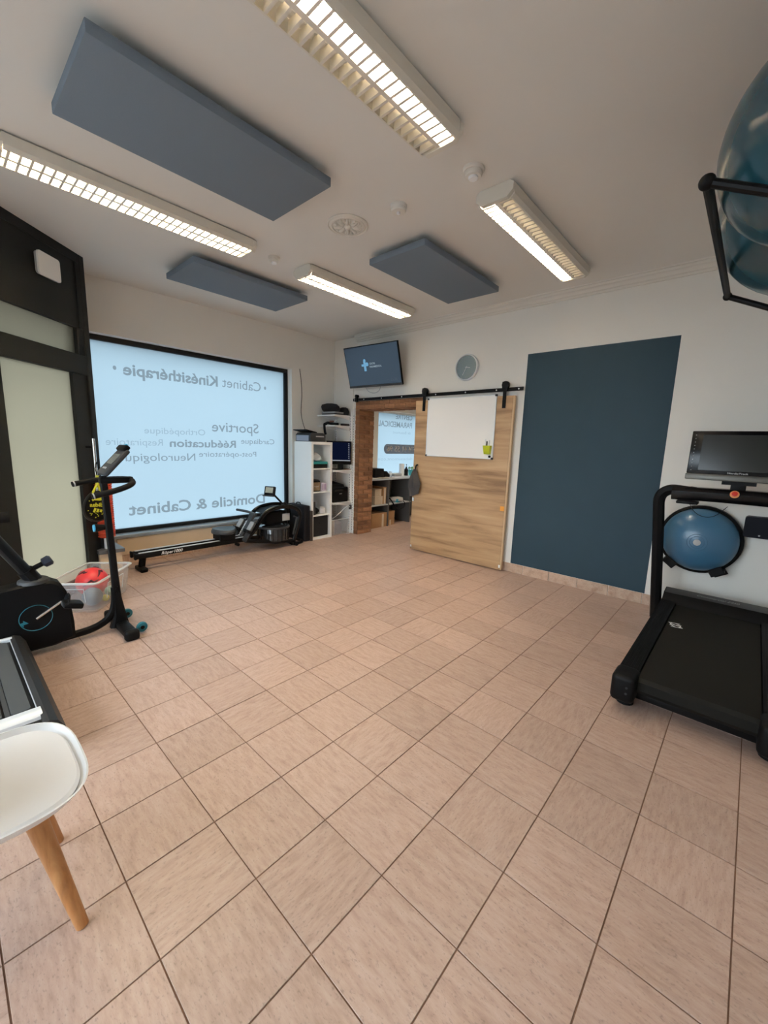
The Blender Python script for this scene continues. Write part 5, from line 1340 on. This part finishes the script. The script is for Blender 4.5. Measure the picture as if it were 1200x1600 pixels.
def desk_items():
    mg = thing('magazine', 'open magazine lying on the desk edge', 'magazine', (-4.05, 4.5, 0.86))
    obj('left_page', prism(BM(), [(4.34, 0.861), (4.34, 0.866), (4.43, 0.874), (4.50, 0.868), (4.50, 0.861)], 'x', -4.14, -3.98), mat('page', srgb(150, 140, 130), 0.7), mg)
    obj('right_page', prism(BM(), [(4.505, 0.861), (4.505, 0.868), (4.60, 0.872), (4.66, 0.865), (4.66, 0.861)], 'x', -4.14, -3.98), mat('page2', srgb(190, 184, 178), 0.7), mg)
    tag(obj('paper_sheet', B1(-4.16, -3.99, 4.70, 4.95, 0.8605, 0.864), mat('paper', srgb(200, 200, 204), 0.8)), 'white paper sheet on the desk', 'paper')
    gl = thing('glass', 'small clear tumbler on the desk', 'glass', (-4.25, 4.83, 0.86))
    obj('wall', lathe(BM(), [(0.03, 0.0005), (0.036, 0.10), (0.033, 0.10), (0.027, 0.006)], (-4.25, 4.83, 0.86), 18), M_CLEAR, gl)
    tag(obj('glasses_case', B1(-4.30, -4.22, 4.92, 5.14, 0.8605, 0.91, bev=0.01), M_LGREY), 'grey case lying on the desk under the web address', 'case')
    rl = thing('paper_roll', 'upright white paper roll on the desk', 'paper roll', (-4.3, 5.22, 0.86))
    obj('roll', lathe(BM(), [(0.05, 0.0005), (0.05, 0.23), (0.02, 0.23), (0.02, 0.20)], (-4.3, 5.22, 0.86), 22), M_WHITE, rl)
    bt = thing('pump_bottle', 'dark pump bottle beside the paper roll', 'bottle', (-4.25, 5.3, 0.86))
    obj('body', lathe(BM(), [(0.036, 0.0005), (0.038, 0.01), (0.038, 0.12), (0.02, 0.145), (0.014, 0.15)], (-4.25, 5.30, 0.86), 20), M_BLKG, bt)
    obj('pump', lathe(BM(), [(0.016, 0.15), (0.016, 0.17), (0.005, 0.172), (0.005, 0.21), (0.012, 0.212), (0.012, 0.222)], (-4.25, 5.30, 0.86), 14), M_BLK, bt)
    pt = thing('potted_plant', 'small green plant in a turquoise pot', 'plant', (-4.25, 5.46, 0.86))
    obj('pot', lathe(BM(), [(0.05, 0.0005), (0.062, 0.11), (0.056, 0.11), (0.054, 0.09)], (-4.25, 5.46, 0.86), 22), mat('pot_turquoise', srgb(80, 190, 200), 0.4), pt)
    M_LEAF = mat('leaf_green', srgb(96, 150, 70), 0.5)
    for k in range(12):
        a = k * 2.4; r = 0.02 + 0.03 * (k % 3)
        bm = sphere(BM(), (0, 0, 0), 1, 8, 6, (0.014, 0.03, 0.006)); bm.transform(Matrix.Translation((-4.25 + r * math.cos(a), 5.46 + r * math.sin(a), 0.985 + 0.012 * (k % 4))) @ Matrix.Rotation(a, 4, 'Z') @ Matrix.Rotation(0.5, 4, 'X'))
        obj('leaf', bm, M_LEAF, pt)
    tag(obj('spectacles', tube(BM(), smooth_pts([(-4.12, 4.66, 0.866), (-4.10, 4.70, 0.868), (-4.12, 4.74, 0.866), (-4.16, 4.74, 0.866)], 2), 0.004, 5), M_BLK), 'black wire spectacles near the tumbler', 'spectacles')
desk_items()
